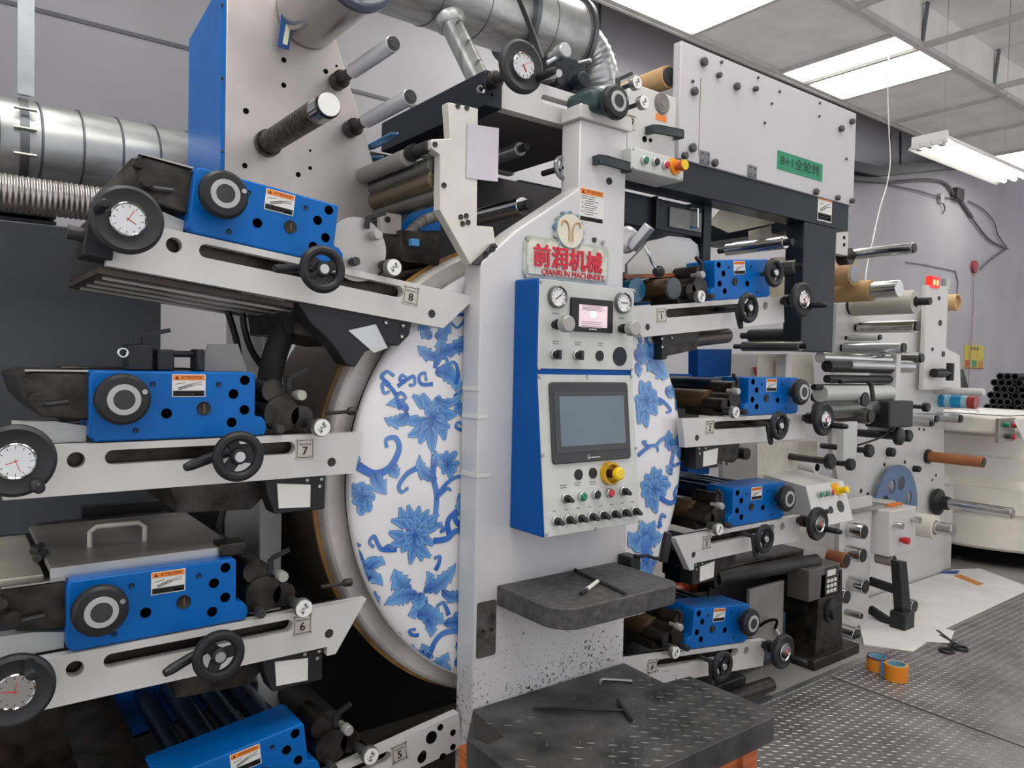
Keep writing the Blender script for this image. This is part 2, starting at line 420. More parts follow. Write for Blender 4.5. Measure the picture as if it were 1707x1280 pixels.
c = at(1015, 302, YF); M().lathe(c, (0, -1, 0), [(0, .012), (.004, .012), (.004, .006), (.001, .006)], n=16).build('bolt', DK, col)
c = at(990, 400, YF); M().lathe(c, (0, -1, 0), [(0, .009), (.006, .008)], n=14).build('bolt', DK, col)
def warn_label(parent, c, wd, hg, rot=None, tall=False, name='warning_label'):
    """paper warning label: orange header, drawing, black footer"""
    R = Matrix.Translation(c) @ (rot or Matrix())
    def q(x0, x1, z0, z1, y, nm, m_, par):
        return M().box(x0, x1, y - .0006, y, z0, z1, R).build(nm, m_, par)
    lab = q(-wd / 2, wd / 2, -hg / 2, hg / 2, 0, name, PAP, parent)
    hh = hg * (.16 if tall else .22)
    q(-wd * .47, wd * .47, hg * .47 - hh, hg * .47, -.0007, 'label_header', ORG, lab)
    m = M(); m.text('ATTENTION', hh * .8, 0, 0, 0); m2 = M(); mn = min(p.x for p in m.v); mx = max(p.x for p in m.v); s_ = wd * .62 / (mx - mn)
    m2.add([R @ Vector((p.x * s_ + wd * .08, -.0018 + p.y * .02, p.z + hg * .47 - hh / 2)) for p in m.v], m.f)
    zz = hg * .47 - hh / 2; m2.add([R @ Vector(p) for p in ((-wd * .42, -.0014, zz - hh * .38), (-wd * .30, -.0014, zz - hh * .38), (-wd * .36, -.0014, zz + hh * .38))], [(0, 1, 2)])
    m2.build('label_lettering', mat('label_brown', (92, 40, 8), .6), lab)
    fh = hg * (.12 if tall else .24)
    q(-wd * .47, wd * .47, -hg * .46, -hg * .46 + fh, -.0007, 'label_footer', INK, lab)
    m = M(); zt = hg * .47 - hh; zb = -hg * .46 + fh
    if tall:
        for i in range(9):
            zc = zt - (i + .8) * (zt - zb) / 10
            m.box(-wd * (.44 if i in (0, 1) else .30), wd * random.uniform(.05, .42), -.0014, -.0008, zc - hg * .006, zc + hg * .006, R)
            if i in (3, 5, 7): m.prism(circ(-wd * .38, zc, hg * .025, 8), -.0014, -.0008, [circ(-wd * .38, zc, hg * .017, 8)], R)
    else:
        zc = (zt + zb) / 2
        for k, (px, pz, qx, qz) in enumerate(((-.34, -.28, .05, .12), (-.30, -.40, .12, .02), (.05, .12, .40, .34), (.12, .02, .40, .10), (-.40, .10, -.12, .26))):
            dz = zt - zb; m.bar(R @ Vector((px * wd, -.001, zc + pz * dz)), R @ Vector((qx * wd, -.001, zc + qz * dz)), .0006, hg * (.035 if k < 2 else .018), (0, 0, 1))
        for i in range(2):
            z2 = zb - fh * (.30 + .35 * i); M()
    m.build('label_drawing', mat('label_line', (70, 70, 72), .6), lab)
    m = M()
    for i in range(2):
        z2 = -hg * .46 + fh * (.68 - .36 * i); m.box(-wd * .42, wd * (.40 if i == 0 else .1), -.0013, -.0008, z2 - fh * .07, z2 + fh * .07, R)
    m.box(wd * .15, wd * .42, -.0013, -.0008, -hg * .46 + fh * .16, -hg * .46 + fh * .42, R)
    m.build('label_footer_lines', PAP, lab)
    return lab
pl_, pr_ = at(966, 342, YF), at(1006, 345, YF); warn_label(col, (pl_ + pr_) / 2, (pr_ - pl_).x, at(985, 314, YF).z - at(985, 371, YF).z, tall=True)
# maker's sign
YS = YF
tl, tr, br, bl = at(871, 391, YS), at(1013, 411, YS), at(1011, 473, YS), at(871, 466, YS)
zs0, zs1, xs0, xs1 = (bl.z + br.z) / 2, (tl.z + tr.z) / 2, (tl.x + bl.x) / 2, (tr.x + br.x) / 2
sg = M().prism(rrect(xs0, xs1, zs0, zs1, .02), YS - .006, YS).build('maker_sign', mat('sign_back', (190, 194, 186), .5, var=.12, vscale=20), col)
M().prism([(xs0 + .02, zs0 + .012), (xs1 - .03, zs0 + .012), (xs1 - .012, zs0 + .03), (xs1 - .012, zs1 - .03), (xs1 - .04, zs1 - .012), (xs0 + .03, zs1 - .012), (xs0 + .012, zs1 - .03), (xs0 + .012, zs0 + .04)], YS - .010, YS - .006).build('sign_face', mat('sign_ivory', (216, 216, 200), .5, var=.12, vscale=30), sg)
wS = xs1 - xs0; hS = zs1 - zs0
for i, ch in enumerate('前润机械'):
    m = M(); m.text(ch, hS * .56, xs0 + wS * (.19 + .205 * i), YS - .012, zs0 + hS * .50)
    # bold the strokes
    for k, (dx, dz) in enumerate(((.0022, 0), (-.0022, 0), (0, .0016), (0, -.0016))): m.text(ch, hS * .56, xs0 + wS * (.19 + .205 * i) + dx, YS - .0122 - .0002 * k, zs0 + hS * .50 + dz)
    m.build('sign_character', RED, sg)
M().text('QIANRUN MACHINERY', hS * .20, xs0 + wS * .56, YS - .0115, zs0 + hS * .17, sx=.98).text('QIANRUN MACHINERY', hS * .20, xs0 + wS * .56 + .001, YS - .0118, zs0 + hS * .17, sx=.98).build('sign_lettering', RED, sg)
gc = at(946, 386, YS); rg = .060
gp = []
for i in range(64):
    a = 2 * pi * i / 64; r = rg * (1.10 if (i % 5) < 2 else .98); gp.append((gc.x + r * cos(a), gc.z + r * sin(a)))
M().prism(gp, YS - .012, YS - .0005).build('gear_emblem', mat('emblem_teal', (70, 118, 140), .5, var=.25, vscale=30, col2=(200, 198, 180)), sg)
M().prism(circ(gc.x, gc.z, rg * .9, 40), YS - .016, YS - .012).build('emblem_disc', mat('emblem_ivory', (222, 216, 196), .5, var=.06), sg)
m = M()
for s in (-1, 1):
    P = [Vector((gc.x + s * q[0] * rg, YS - .017, gc.z + q[1] * rg)) for q in ((.12, -.55), (.12, .05), (.28, .42), (.58, .48), (.66, .22))]
    m.tube(P, .0032, n=6, smooth=4)
m.build('emblem_mark', mat('emblem_tan', (190, 150, 110), .5), sg)
for p in ((876, 397), (876, 460), (1003, 405), (1005, 466)):
    c = at(p[0], p[1], YS); M().lathe((c.x, YS - .006, c.z), (0, -1, 0), [(0, .008), (.005, .007), (.005, .004)], n=12).build('bolt', ST, sg)
# latch plate at the lower left, lever on the right
c = at(810, 1048, YF)
M().prism(rrect(c.x - .035, c.x + .036, c.z - .085, c.z + .085, .008), YF - .003, YF).build('latch_plate', mat('greasy_plate', (112, 108, 102), .45, metal=.6, var=.25, vscale=20), col)
for dx in (-.012, .018): M().disc((c.x + dx, YF - .003, c.z - .005), .006, .003, 10).build('bolt', BK, col)
c = at(1053, 398, 1.86)
lv = M().lathe(c + Vector((0, .05, 0)), (-.25, -1, 0), [(0, .045), (.03, .05), (.045, .044), (.055, .028)], n=28).build('lever_hub', ALU, col)
M().bar(c + Vector((.0, .0, -.035)), c + Vector((.025, -.06, .04)), .045, .03).build('lever_block', ALU, lv, bevel=.003)
p1 = c + Vector((.015, -.05, -.03)); p2 = at(1098, 453, 1.80)
M().tube([p1, p1 + Vector((.012, -.01, -.03)), (p1 + p2) / 2 + Vector((.0, 0, -.01)), p2], .007, n=10, smooth=5).build('lever_rod', STP, lv)
m = M(); m.lathe(p2 - Vector((0, .022, 0)), (0, 1, 0), [(.022 - .022 * cos(pi * k / 10), .022 * sin(pi * k / 10)) for k in range(11)], n=18); m.build('lever_ball', BK, lv)
for u0, u1, v in ((776, 799, 646), (772, 812, 692), (780, 818, 789)):
    p0, p1 = at(u0, v, 1.93), at(u1, v + 2, YF); M().box(XL - .003, XL - .0005, YF + .004, 1.93, p1.z - .006, p1.z + .006).build('white_tab', PAP, col)  # narrow white strips on the column's left edge
    M().box(XL - .003, at(u1, v, YF).x, YF - .002, YF - .0002, p1.z - .006, p1.z + .004).build('white_tab', PAP, col)
# round handwheel showing left of the column top
c = at(937, 280, 1.93); hw = M().torus(c, (.2, -1, .1), .034, .008).build('small_handwheel', mat('chrome_grey', (150, 150, 152), .3, metal=.8), col)
M().bar(c - Vector((0, 0, .034)), c + Vector((0, 0, .034)), .01, .008, (0, 1, 0)).bar(c - Vector((.034, 0, 0)), c + Vector((.034, 0, 0)), .008, .01).build('spoke', ALU, hw)
M().cyl(c, c + Vector((0, .1, 0)), .01).build('shaft', DK, hw)
# ------------------------------------------------------------------ control cabinet
cab = thing('control_cabinet', (1.6, 1.76, z_(-.51)), 'blue control cabinet with white button panels and two screens', 'control cabinet')
X0, X1 = 1.402, 1.807
y1, y2 = 1.7257, 1.675
sec = [(YF, z_(-.511)), (y2 + .004, z_(-.511)), (y1 + .004, z_(-.0225)), (y1 + .004, z_(.252)), (YF, z_(.255))]
m = M(); m.add([(x, a, b) for x in (X0, X1) for a, b in sec], [[4, 3, 2, 1, 0], [5, 6, 7, 8, 9]] + [[i, (i + 1) % 5, 5 + (i + 1) % 5, 5 + i] for i in range(5)])
m.build('cabinet_body', BLD, cab, bevel=.006)
PANEL = mat('panel_white', (204, 205, 202), .4, var=.06, vscale=8)
up = M().box(X0 + .003, X1 - .003, y1, y1 + .004, z_(-.0155), z_(.25)).build('upper_panel', PANEL, cab, bevel=.0015)
th = math.atan2(y1 - y2, .511 - .0225)
TP = Matrix.Translation((0, y1, z_(-.0225))) @ Matrix.Rotation(-th, 4, 'X')
LH = hypot(y1 - y2, .511 - .0225)
lp = M().box(X0 + .003, X1 - .003, 0, .004, -LH + .002, -.010, TP).build('lower_panel', PANEL, cab, bevel=.0015)
nP = (TP.to_3x3() @ Vector((0, -1, 0)))
def onp(u, v):
    o = Vector((0, 0, H)); d = at(u, v, 1) - o; p0 = TP @ Vector((0, 0, 0))
    return TP.inverted() @ (o + d * ((p0 - o).dot(nP) / d.dot(nP)))
def onu(u, v): p = at(u, v, y1); return Vector((p.x, 0, p.z))
TU = Matrix.Translation((0, y1, 0))
AX = Vector((0, -1, 0))
def lath(T, c, prof, name, m_, par, n=22):
    mm = M(); mm.lathe(Vector((c.x, 0, c.z)), AX, prof, n); mm.v = [T @ p for p in mm.v]; return mm.build(name, m_, par)
def flat(T, x0, x1, z0, z1, h0, h1, name, m_, par, bevel=0, r=0):
    mm = M()
    if r: mm.prism(rrect(x0, x1, z0, z1, r), -h1, -h0)
    else: mm.box(x0, x1, -h1, -h0, z0, z1)
    mm.v = [T @ p for p in mm.v]; return mm.build(name, m_, par, bevel)
for k, (u, v, a) in enumerate(((927, 495, .6), (1036, 505, 0.))):
    c = onu(u, v); g = lath(TU, c, [(0, .034), (.014, .034), (.016, .031), (.010, .027)], 'pressure_gauge', mat('gauge_rim', (122, 124, 126), .3, metal=.8), cab, 28)
    lath(TU, c, [(.008, .0275), (.0105, .0275)], 'gauge_face', DIALW, g, 28)
    mm = M(); mm.bar(Vector((c.x - .014 * cos(a), -.012, c.z - .014 * sin(a))), Vector((c.x + .018 * cos(a), -.012, c.z + .018 * sin(a))), .0015, .0022, (0, 0, 1))
    for q in range(10):
        t = pi * (-.25 + 1.5 * q / 9); mm.bar(Vector((c.x + .020 * cos(t), -.0115, c.z + .020 * sin(t))), Vector((c.x + .025 * cos(t), -.0115, c.z + .025 * sin(t))), .0012, .0012)
    mm.v = [TU @ p for p in mm.v]; mm.build('gauge_needle', INK, g)
a, b = onu(950, 496), onu(1018, 555); a.z = (a.z + onu(1018, 501).z) / 2; b.z = (b.z + onu(950, 552).z) / 2
hm = flat(TU, a.x, b.x, b.z, a.z, 0, .010, 'small_touchscreen', BK, cab, .002)
s0, s1 = onu(962, 506), onu(1008, 547)
sc_ = flat(TU, s0.x, s1.x, s1.z, s0.z - .002, .010, .0108, 'lit_screen', LITSCR, hm)
mm = M(); xm, zm = (s0.x + s1.x) / 2, (s0.z + s1.z) / 2
for k in range(5): mm.box(s0.x + .012, s1.x - .012 - .01 * (k % 3), -.0113, -.0108, zm + .032 - k * .004, zm + .0335 - k * .004)
for k in range(4): mm.box(s0.x + .01, s1.x - .02 - .008 * (k % 2), -.0113, -.0108, zm - .02 - k * .006, zm - .0185 - k * .006)
mm.v = [TU @ p for p in mm.v]; mm.build('screen_text', mat('screen_grey', (150, 128, 140), .5), hm)
flat(TU, xm - .013, xm + .013, zm - .006, zm + .016, .0108, .0112, 'screen_picture', mat('screen_white', (250, 246, 250), .5, emit=.3), hm)
mm = M().box(xm - .016, xm - .011, -.0106, -.010, b.z + .006, b.z + .011).box(xm - .008, xm + .016, -.0106, -.010, b.z + .0068, b.z + .0100); mm.v = [TU @ p for p in mm.v]; mm.build('maker_mark', WG, hm)
for k, (u0, v0) in enumerate(((924, 541), (1034, 548))):
    c = onu(u0, v0)
    kb = lath(TU, c, [(0, .012), (.012, .012), (.012, .016), (.022, .016), (.022, .011), (.045, .011)], 'regulator_stem', BK, cab)
    lath(TU, c, [(.040, .022), (.042, .0245), (.066, .0245), (.069, .021)], 'regulator_knob', mat('knob_grey', (172, 170, 166), .35, metal=.4), kb, 30)
def selector(T, c, par, ang=.5, r=.0145):
    s = lath(T, c, [(0, r), (.008, r), (.010, r * .85)], 'selector_switch', ALU, par)
    lath(T, c, [(.008, r * .82), (.020, r * .78), (.022, r * .6)], 'switch_core', BK, s)
    mm = M(); d = Vector((cos(ang), 0, sin(ang))); e = Vector((-sin(ang), 0, cos(ang))); cc = Vector((c.x, 0, c.z))
    mm.add([cc + d * (i * r * .95) + e * (j * r * .33) + AX * h for h in (.018, .032) for i, j in ((-1, -1), (1, -1), (1, 1), (-1, 1))], [(0, 1, 5, 4), (1, 2, 6, 5), (2, 3, 7, 6), (3, 0, 4, 7), (4, 5, 6, 7), (3, 2, 1, 0)])
    mm.v = [T @ p for p in mm.v]; mm.build('switch_lever', mat('switch_black', (34, 33, 36), .35), s)
    return s
def caption(T, c, par, wd=.03, n=2):
    mm = M()
    for i in range(n): mm.box(c.x - wd * (.5 - .08 * i), c.x + wd * (.5 - .12 * i), -.0006, -.0001, c.z - i * .007 - .0013, c.z - i * .007 + .0013)
    mm.v = [T @ p for p in mm.v]; mm.build('caption', mat('caption_grey', (128, 126, 124), .6), par)
for u, v in ((923, 591), (960, 592)): selector(TU, onu(u, v), cab, pi / 2, .015)
for u, v in ((926, 522), (926, 569), (963, 571), (1001, 572), (1036, 530)): caption(TU, onu(u, v), up, .026, 2 if v > 565 else 1)
lath(TU, onu(999, 593), [(0, .0165), (.004, .0165), (.004, .012)], 'blanking_plug', BK, up)
lath(TU, onu(1033, 594), [(0, .031), (.002, .031)], 'round_cover', NAVY, up, 30)
for u, v in ((902, 469), (1057, 485), (898, 614), (1053, 616)): lath(TU, onu(u, v), [(0, .006), (.003, .005)], 'screw', ST, up, 10)
# lower panel
f0, f1, f2, f3 = onp(913, 636), onp(1044, 638), onp(1049, 764.5), onp(920, 774)
fx0, fx1, fz0, fz1 = (f0.x + f3.x) / 2, (f1.x + f2.x) / 2, (f2.z + f3.z) / 2, (f0.z + f1.z) / 2
hm = flat(TP, fx0, fx1, fz0, fz1, 0, .008, 'large_touchscreen', mat('bezel_dark', (52, 53, 56), .4, var=.05), cab, .003, r=.012)
g0, g1, g2, g3 = onp(928, 663), onp(1037, 658), onp(1038, 737.6), onp(932.6, 745)
gx0, gx1, gz0, gz1 = (g0.x + g3.x) / 2, (g1.x + g2.x) / 2, (g2.z + g3.z) / 2, (g0.z + g1.z) / 2
flat(TP, fx0 + .012, fx1 - .012, gz0 - .02, gz1 + .012, .008, .010, 'bezel_frame', mat('bezel_grey', (62, 63, 66), .4, var=.05), hm, .0015)
flat(TP, gx0, gx1, gz0, gz1, .010, .0106, 'screen', GLASSD, hm)
xq = (gx0 + gx1) / 2 - .03; mm = M().box(xq, xq + .0015, -.0086, -.008, fz0 + .008, fz0 + .022).box(xq, xq + .009, -.0086, -.008, fz0 + .0205, fz0 + .022).prism(circ(xq + .007, fz0 + .013, .0035, 12), -.0086, -.008).box(xq + .014, xq + .052, -.0086, -.008, fz0 + .0118, fz0 + .0148); mm.v = [TP @ p for p in mm.v]; mm.build('maker_mark', WG, hm)
for u, v in ((964, 791), (988, 788.5)): lath(TP, onp(u, v), [(0, .0165), (.003, .0165), (.003, .013)], 'blanking_plug', BK, lp)
c = onp(1014, 789); es = lath(TP, c, [(0, .036), (.020, .036), (.020, .029), (.003, .028)], 'emergency_stop', mat('guard_yellow', (218, 170, 10), .4, var=.2, vscale=30), cab, 30)
lath(TP, c, [(0, .014), (.04, .013)], 'stop_neck', mat('stop_dark', (60, 30, 24), .5), es)
lath(TP, c, [(.036, .018), (.042, .0205), (.052, .020), (.056, .015)], 'stop_button', YEL, es, 28)
def button(T, c, par, m_, r=.0145):
    b = lath(T, c, [(0, r), (.013, r), (.015, r * .88), (.012, r * .84)], 'push_button', ALU, par)
    lath(T, c, [(.008, r * .8), (.018, r * .8), (.020, r * .66)], 'button_cap', m_, b)
selector(TP, onp(941, 831), cab, -.7); selector(TP, onp(1037, 819), cab, -.7)
button(TP, onp(968, 827.5), cab, GRN); button(TP, onp(991, 824), cab, BK); button(TP, onp(1014, 821.5), cab, REDB)
ca, cb = onp(925, 868.5), onp(1055, 852)
for i in range(8): selector(TP, ca.lerp(cb, i / 7), cab, -.75)
for i in range(8): caption(TP, ca.lerp(cb, i / 7) + Vector((0, 0, .030)), lp, .014, 1)
for u, v in ((939, 809), (963, 805), (988, 803)): caption(TP, onp(u, v), lp, .028)
for u, v in ((899, 628), (979, 628), (1052, 628), (905, 759), (1060, 747), (911, 891), (994, 881), (1066, 869)): lath(TP, onp(u, v), [(0, .006), (.003, .005)], 'screw', ST, lp, 10)
# ------------------------------------------------------------------ tool tray
ZT = H - .684
q = [atz(u, v, ZT) for u, v in ((829.6, 975), (909, 1015.6), (950, 1017.5), (1109, 981), (1015.6, 938.6))]
XT0, XT1 = q[0].x - .004, 1.845 + .0
yt = q[2].y
xt1 = q[3].x
P = []
def arc(cx, cy, r, a0, a1, n=8): return [(cx + r * cos(a0 + (a1 - a0) * i / n), cy + r * sin(a0 + (a1 - a0) * i / n)) for i in range(n + 1)]
def slab(P, z0, z1):
    n = len(P); return M().add([(x, y, z) for z in (z0, z1) for x, y in P], [list(range(n))[::-1], [n + i for i in range(n)]] + [[i, (i + 1) % n, n + (i + 1) % n, n + i] for i in range(n)])
P = [(XT0, YF)] + arc(XT0 + .085, yt + .085, .085, pi, 1.5 * pi) + arc(1.865 - .05, yt + .05, .05, 1.5 * pi, 2 * pi) + [(1.865, YF)]
tr = thing('tool_tray', (1.6, 1.7, ZT - .1), 'black rubber-covered tool tray sticking out of the column', 'tray')
slab(P, ZT - .062, ZT).build('tray_board', TRAYM, tr, bevel=.004)
M().prism([(XT0 + .10, ZT - .062), (XT0 + .42, ZT - .062), (XT0 + .42, ZT - .10), (XT0 + .10, ZT - .10)], 1.62, YF).build('tray_bracket', WG, tr)
def slabn(P, z0, z1):
    """horizontal slab of any outline"""
    T = Matrix(((1, 0, 0, 0), (0, 0, 1, 0), (0, 1, 0, 0), (0, 0, 0, 1))); m = M().prism(P, z0, z1, T=T); m.f = [f[::-1] for f in m.f]; return m
# ------------------------------------------------------------------ step platform
ZP = H - 1.048
pf = thing('step_platform', (1.6, 1.55, ZP - .075), 'black diamond-plate step platform at the foot of the column', 'platform')
yq = 1.29; P = [(1.16, 1.70), (1.16, yq + .06)] + arc(1.16 + .05, yq + .05, .05, pi, 1.5 * pi, 5) + arc(2.035 - .05, yq + .05, .05, 1.5 * pi, 2 * pi, 6) + [(q_.x, q_.y) for q_ in (atz(1150, 1127, ZP), atz(1107, 1138, ZP), atz(1041, 1105, ZP))] + [(1.278, 1.842)]
slabn(P, ZP - .075, ZP).build('platform_board', mat('platform_plate', (92, 91, 91), .45, metal=.4, var=.25, vscale=9), pf, bevel=.004)
tt = treads(1.2, 2.0, 1.3, 1.80, ZP, .03, lambda x, y: min(1, max(.12, (x - 1.25) * 1.4 - (y - 1.5) * 3))).build('tread_pattern', mat('worn_tread', (110, 109, 109), .42, metal=.4, var=.2), pf); tt['kind'] = 'stuff'
m = M(); nt_ = [atz(u, v, ZP + .001) for u, v in ((789, 1185), (791, 1228), (812, 1239), (839, 1227))]
m.add(nt_ + [p - Vector((0, 0, .0009)) for p in nt_], [(0, 1, 2, 3), (4, 7, 6, 5), (0, 4, 5, 1), (1, 5, 6, 2), (2, 6, 7, 3), (3, 7, 4, 0)]); m.build('painted_notch', mat('notch_dark', (44, 40, 36), .6), pf)  # dark patch laid on top, painting a shaded cut-out
so = thing('wooden_stool', (1.6, 1.55, 0), 'orange wooden stool that carries the step platform', 'stool')
WOOD = mat('orange_wood', (206, 112, 60), .55, var=.12, vscale=10, stretch=(1, 1, 6))
for x in (1.24, 1.93):
    for y in (1.35, 1.78): M().box(x - .035, x + .035, y - .03, y + .03, 0, ZP - .075).build('leg', WOOD, so, bevel=.004)
for y in (1.35, 1.78):
    m = M(); n = 10; pts = [(1.275, ZP - .075), (1.895, ZP - .075)] + [(1.895 - .62 * i / n, ZP - .12 - .09 * abs(2 * i / n - 1) ** 3) for i in range(n + 1)]
    m.prism(pts, y - .012, y + .012); m.build('apron', WOOD, so)
# crank handle to the right of the tray
cr = thing('crank_handle', at(1052, 935, 1.80), 'black crank handle beside the tool tray, in front of the drum', 'crank')
p = at(1055, 928, 1.80); M().box(p.x - .03, p.x + .02, 1.78, YF, p.z - .045, p.z + .005).build('crank_base', BK, cr, bevel=.004)
p1, p2, p3 = at(1066, 927, 1.77), at(1090, 930, 1.75), at(1105, 932, 1.74)
M().tube([at(1057, 925, 1.785), p1, at(1078, 926, 1.76), p2, p3], .006, n=8, smooth=4).build('crank_arm', BK, cr)
M().lathe(p3 - Vector((0, 0, .01)), at(1114, 880, 1.74) - p3, [(0, .014), (.01, .0165), (.07, .0165), (.10, .0145), (.105, .010)], n=18).build('crank_grip', BK, cr)
# ------------------------------------------------------------------ printing units
XA = 1.601
IVORY = mat('plate_ivory', (206, 202, 190), .4, metal=.2, var=.08)
def handwheel(par, c, R=.050, ax=(0, -1, 0), a0=.3, name='handwheel', back=.1, hub=ALU):
    """rim with three spokes, hub and shaft; c = centre of the rim"""
    c = Vector(c); h = M().torus(c, ax, R * .96, .0125, 36, 10).build(name, BK, par)
    n = Vector(ax).normalized(); u = n.cross(Vector((0, 0, 1))).normalized(); w_ = u.cross(n)
    for k in range(3):
        a = a0 + 2 * pi * k / 3; d = u * cos(a) + w_ * sin(a)
        M().bar(c + d * .012 - n * .004, c + d * (R - .003), .027, .010, n).build('spoke', BK, h, bevel=.002)
    M().lathe(c - n * .012, n, [(0, .017), (.020, .019), (.024, .016)], n=20).build('hub', BK, h)
    M().lathe(c + n * .012, n, [(0, .013), (.003, .012)], n=20).build('hub_cap', hub, h)
    M().cyl(c - n * .008, c - n * back, .009, n=12).build('shaft', DK, h)
    return h
def dialwheel(par, c, R=.074, s=1, ha=-1.2, back=.09, ax=(0, -1, 0), face=True):
    c = Vector(c); n = Vector(ax).normalized(); u = n.cross(Vector((0, 0, 1))).normalized() * -1; w_ = Vector((0, 0, 1))
    h = M().lathe(c - n * .012, n, [(0, R * .86), (.004, R * .97), (.012, R), (.022, R * .98), (.028, R * .88), (.020, R * .60), (.020, R * .52)], n=44).build('dial_wheel', mat('wheel_rubber', (36, 37, 40), .5, var=.1), par)
    g = M().lathe(c, n, [(0, R * .50), (.016, R * .50), (.018, R * .47), (.014, R * .44)], n=32).build('dial_bezel', STP, h)
    M().lathe(c, n, [(.008, R * .445), (.0135, R * .445)], n=32).build('dial_face', DIALW, h)
    m = M()
    for k in range(12):
        a = 2 * pi * k / 12; d = u * cos(a) + w_ * sin(a); m.bar(c + n * .0142 + d * R * .34, c + n * .0142 + d * R * .41, .0012, .0016, n)
    m.build('dial_marks', INK, h)
    m = M()
    for a, l in ((ha + 1.0, .32), (ha - .6, .24)):
        d = u * cos(a) + w_ * sin(a); m.bar(c + n * .0150 - d * R * .06, c + n * .0150 + d * R * l, .0014, .0030, n)
    m.build('dial_needles', mat('needle_red', (206, 74, 60), .5), h)
    d = u * (s * cos(ha)) + w_ * sin(ha)
    M().lathe(c + d * R * .78 + n * .008, n, [(0, .009), (.006, .012), (.05, .013), (.075, .011), (.080, .007)], n=16).build('crank_grip', BK, h)
    M().cyl(c - n * .01, c - n * back, .016, n=14).build('shaft', DK, h)
    M().lathe(c - n * (back - .02), n, [(0, .026), (.022, .026), (.026, .020)], n=18).build('shaft_collar', OIL, h)
    return h
def ringwheel(par, c, R=.058, m_ring=None):
    c = Vector(c)
    h = M().lathe(c + Vector((0, .030, 0)), (0, -1, 0), [(0, R * .82), (.006, R * .95), (.016, R), (.026, R * .97), (.032, R * .86), (.034, R * .62)], n=44).build('ring_wheel', BK, par)
    M().lathe(c + Vector((0, -.003, 0)), (0, -1, 0), [(0, R * .36), (.0, R * .60), (.003, R * .585), (.003, R * .38)], n=40, caps=False).build('grey_ring', m_ring or mat('ring_grey', (176, 178, 178), .45), h)
    M().lathe(c + Vector((0, -.003, 0)), (0, -1, 0), [(0, R * .37), (.002, R * .36)], n=30).build('wheel_core', DK, h)
    M().cyl(c + Vector((0, .03, 0)), c + Vector((0, .06, 0)), .02).build('shaft', DK, h)
    M().disc(c + Vector((R * .72, -.002, R * .3)), .006, .003, 10).build('set_screw', ST, h)
    return h
def lineknob(par, c, back=.06):
    c = Vector(c)
    k = M().lathe(c + Vector((0, .022, 0)), (0, -1, 0), [(0, .019), (.004, .0245), (.020, .0245), (.023, .0225)], n=26).build('line_knob', mat('knurled_steel', (150, 148, 146), .35, metal=.8, var=.1, vscale=40), par)
    M().lathe(c + Vector((0, -.001, 0)), (0, -1, 0), [(0, .0218), (.001, .0218)], n=26).build('knob_face', DIALW, k)
    m = M(); R = Matrix.Rotation(-.55, 4, 'Y')
    m.text('LINE', .0125, c.x, c.y - .0024, c.z, rot=R)
    for sgn in (-1, 1):
        m.add([(c.x + sgn * p[0], c.y - .0024, c.z + sgn * p[1]) for p in ((.004, .007), (-.002, .0085), (.006, .016))], [(0, 1, 2)])
    m.build('knob_mark', INK, k)
    M().cyl(c + Vector((0, .02, 0)), c + Vector((0, back, 0)), .008, n=12).build('shaft', DK, k)
    return k
def numplate(par, x, z, num, y=-.0015, w_=.052, h_=.055):
    p = M().prism(rrect(x - w_ / 2, x + w_ / 2, z - h_ / 2, z + h_ / 2, .003), y, 0).build('number_plate', IVORY, par)
    m = M(); m.prism(rrect(x - w_ * .42, x + w_ * .42, z - h_ * .42, z + h_ * .42, .003), y - .0006, y, [rrect(x - w_ * .395, x + w_ * .395, z - h_ * .395, z + h_ * .395, .003)])
    m.build('plate_border', INK, p)
    M().text('PRINTING', .0075, x, y - .0004, z + .012).build('plate_lettering', INK, p)
    m = M()
    for dx in (-.0006, 0, .0006): m.text(num, .031, x + dx, y - .0006 + dx * .3, z - .006)
    m.build('plate_number', INK, p)
    for dx in (-1, 1):
        for dz in (-1, 1): M().disc((x + dx * w_ * .43, y, z + dz * h_ * .43), .0028, .0018, 8).build('plate_rivet', ST, p)
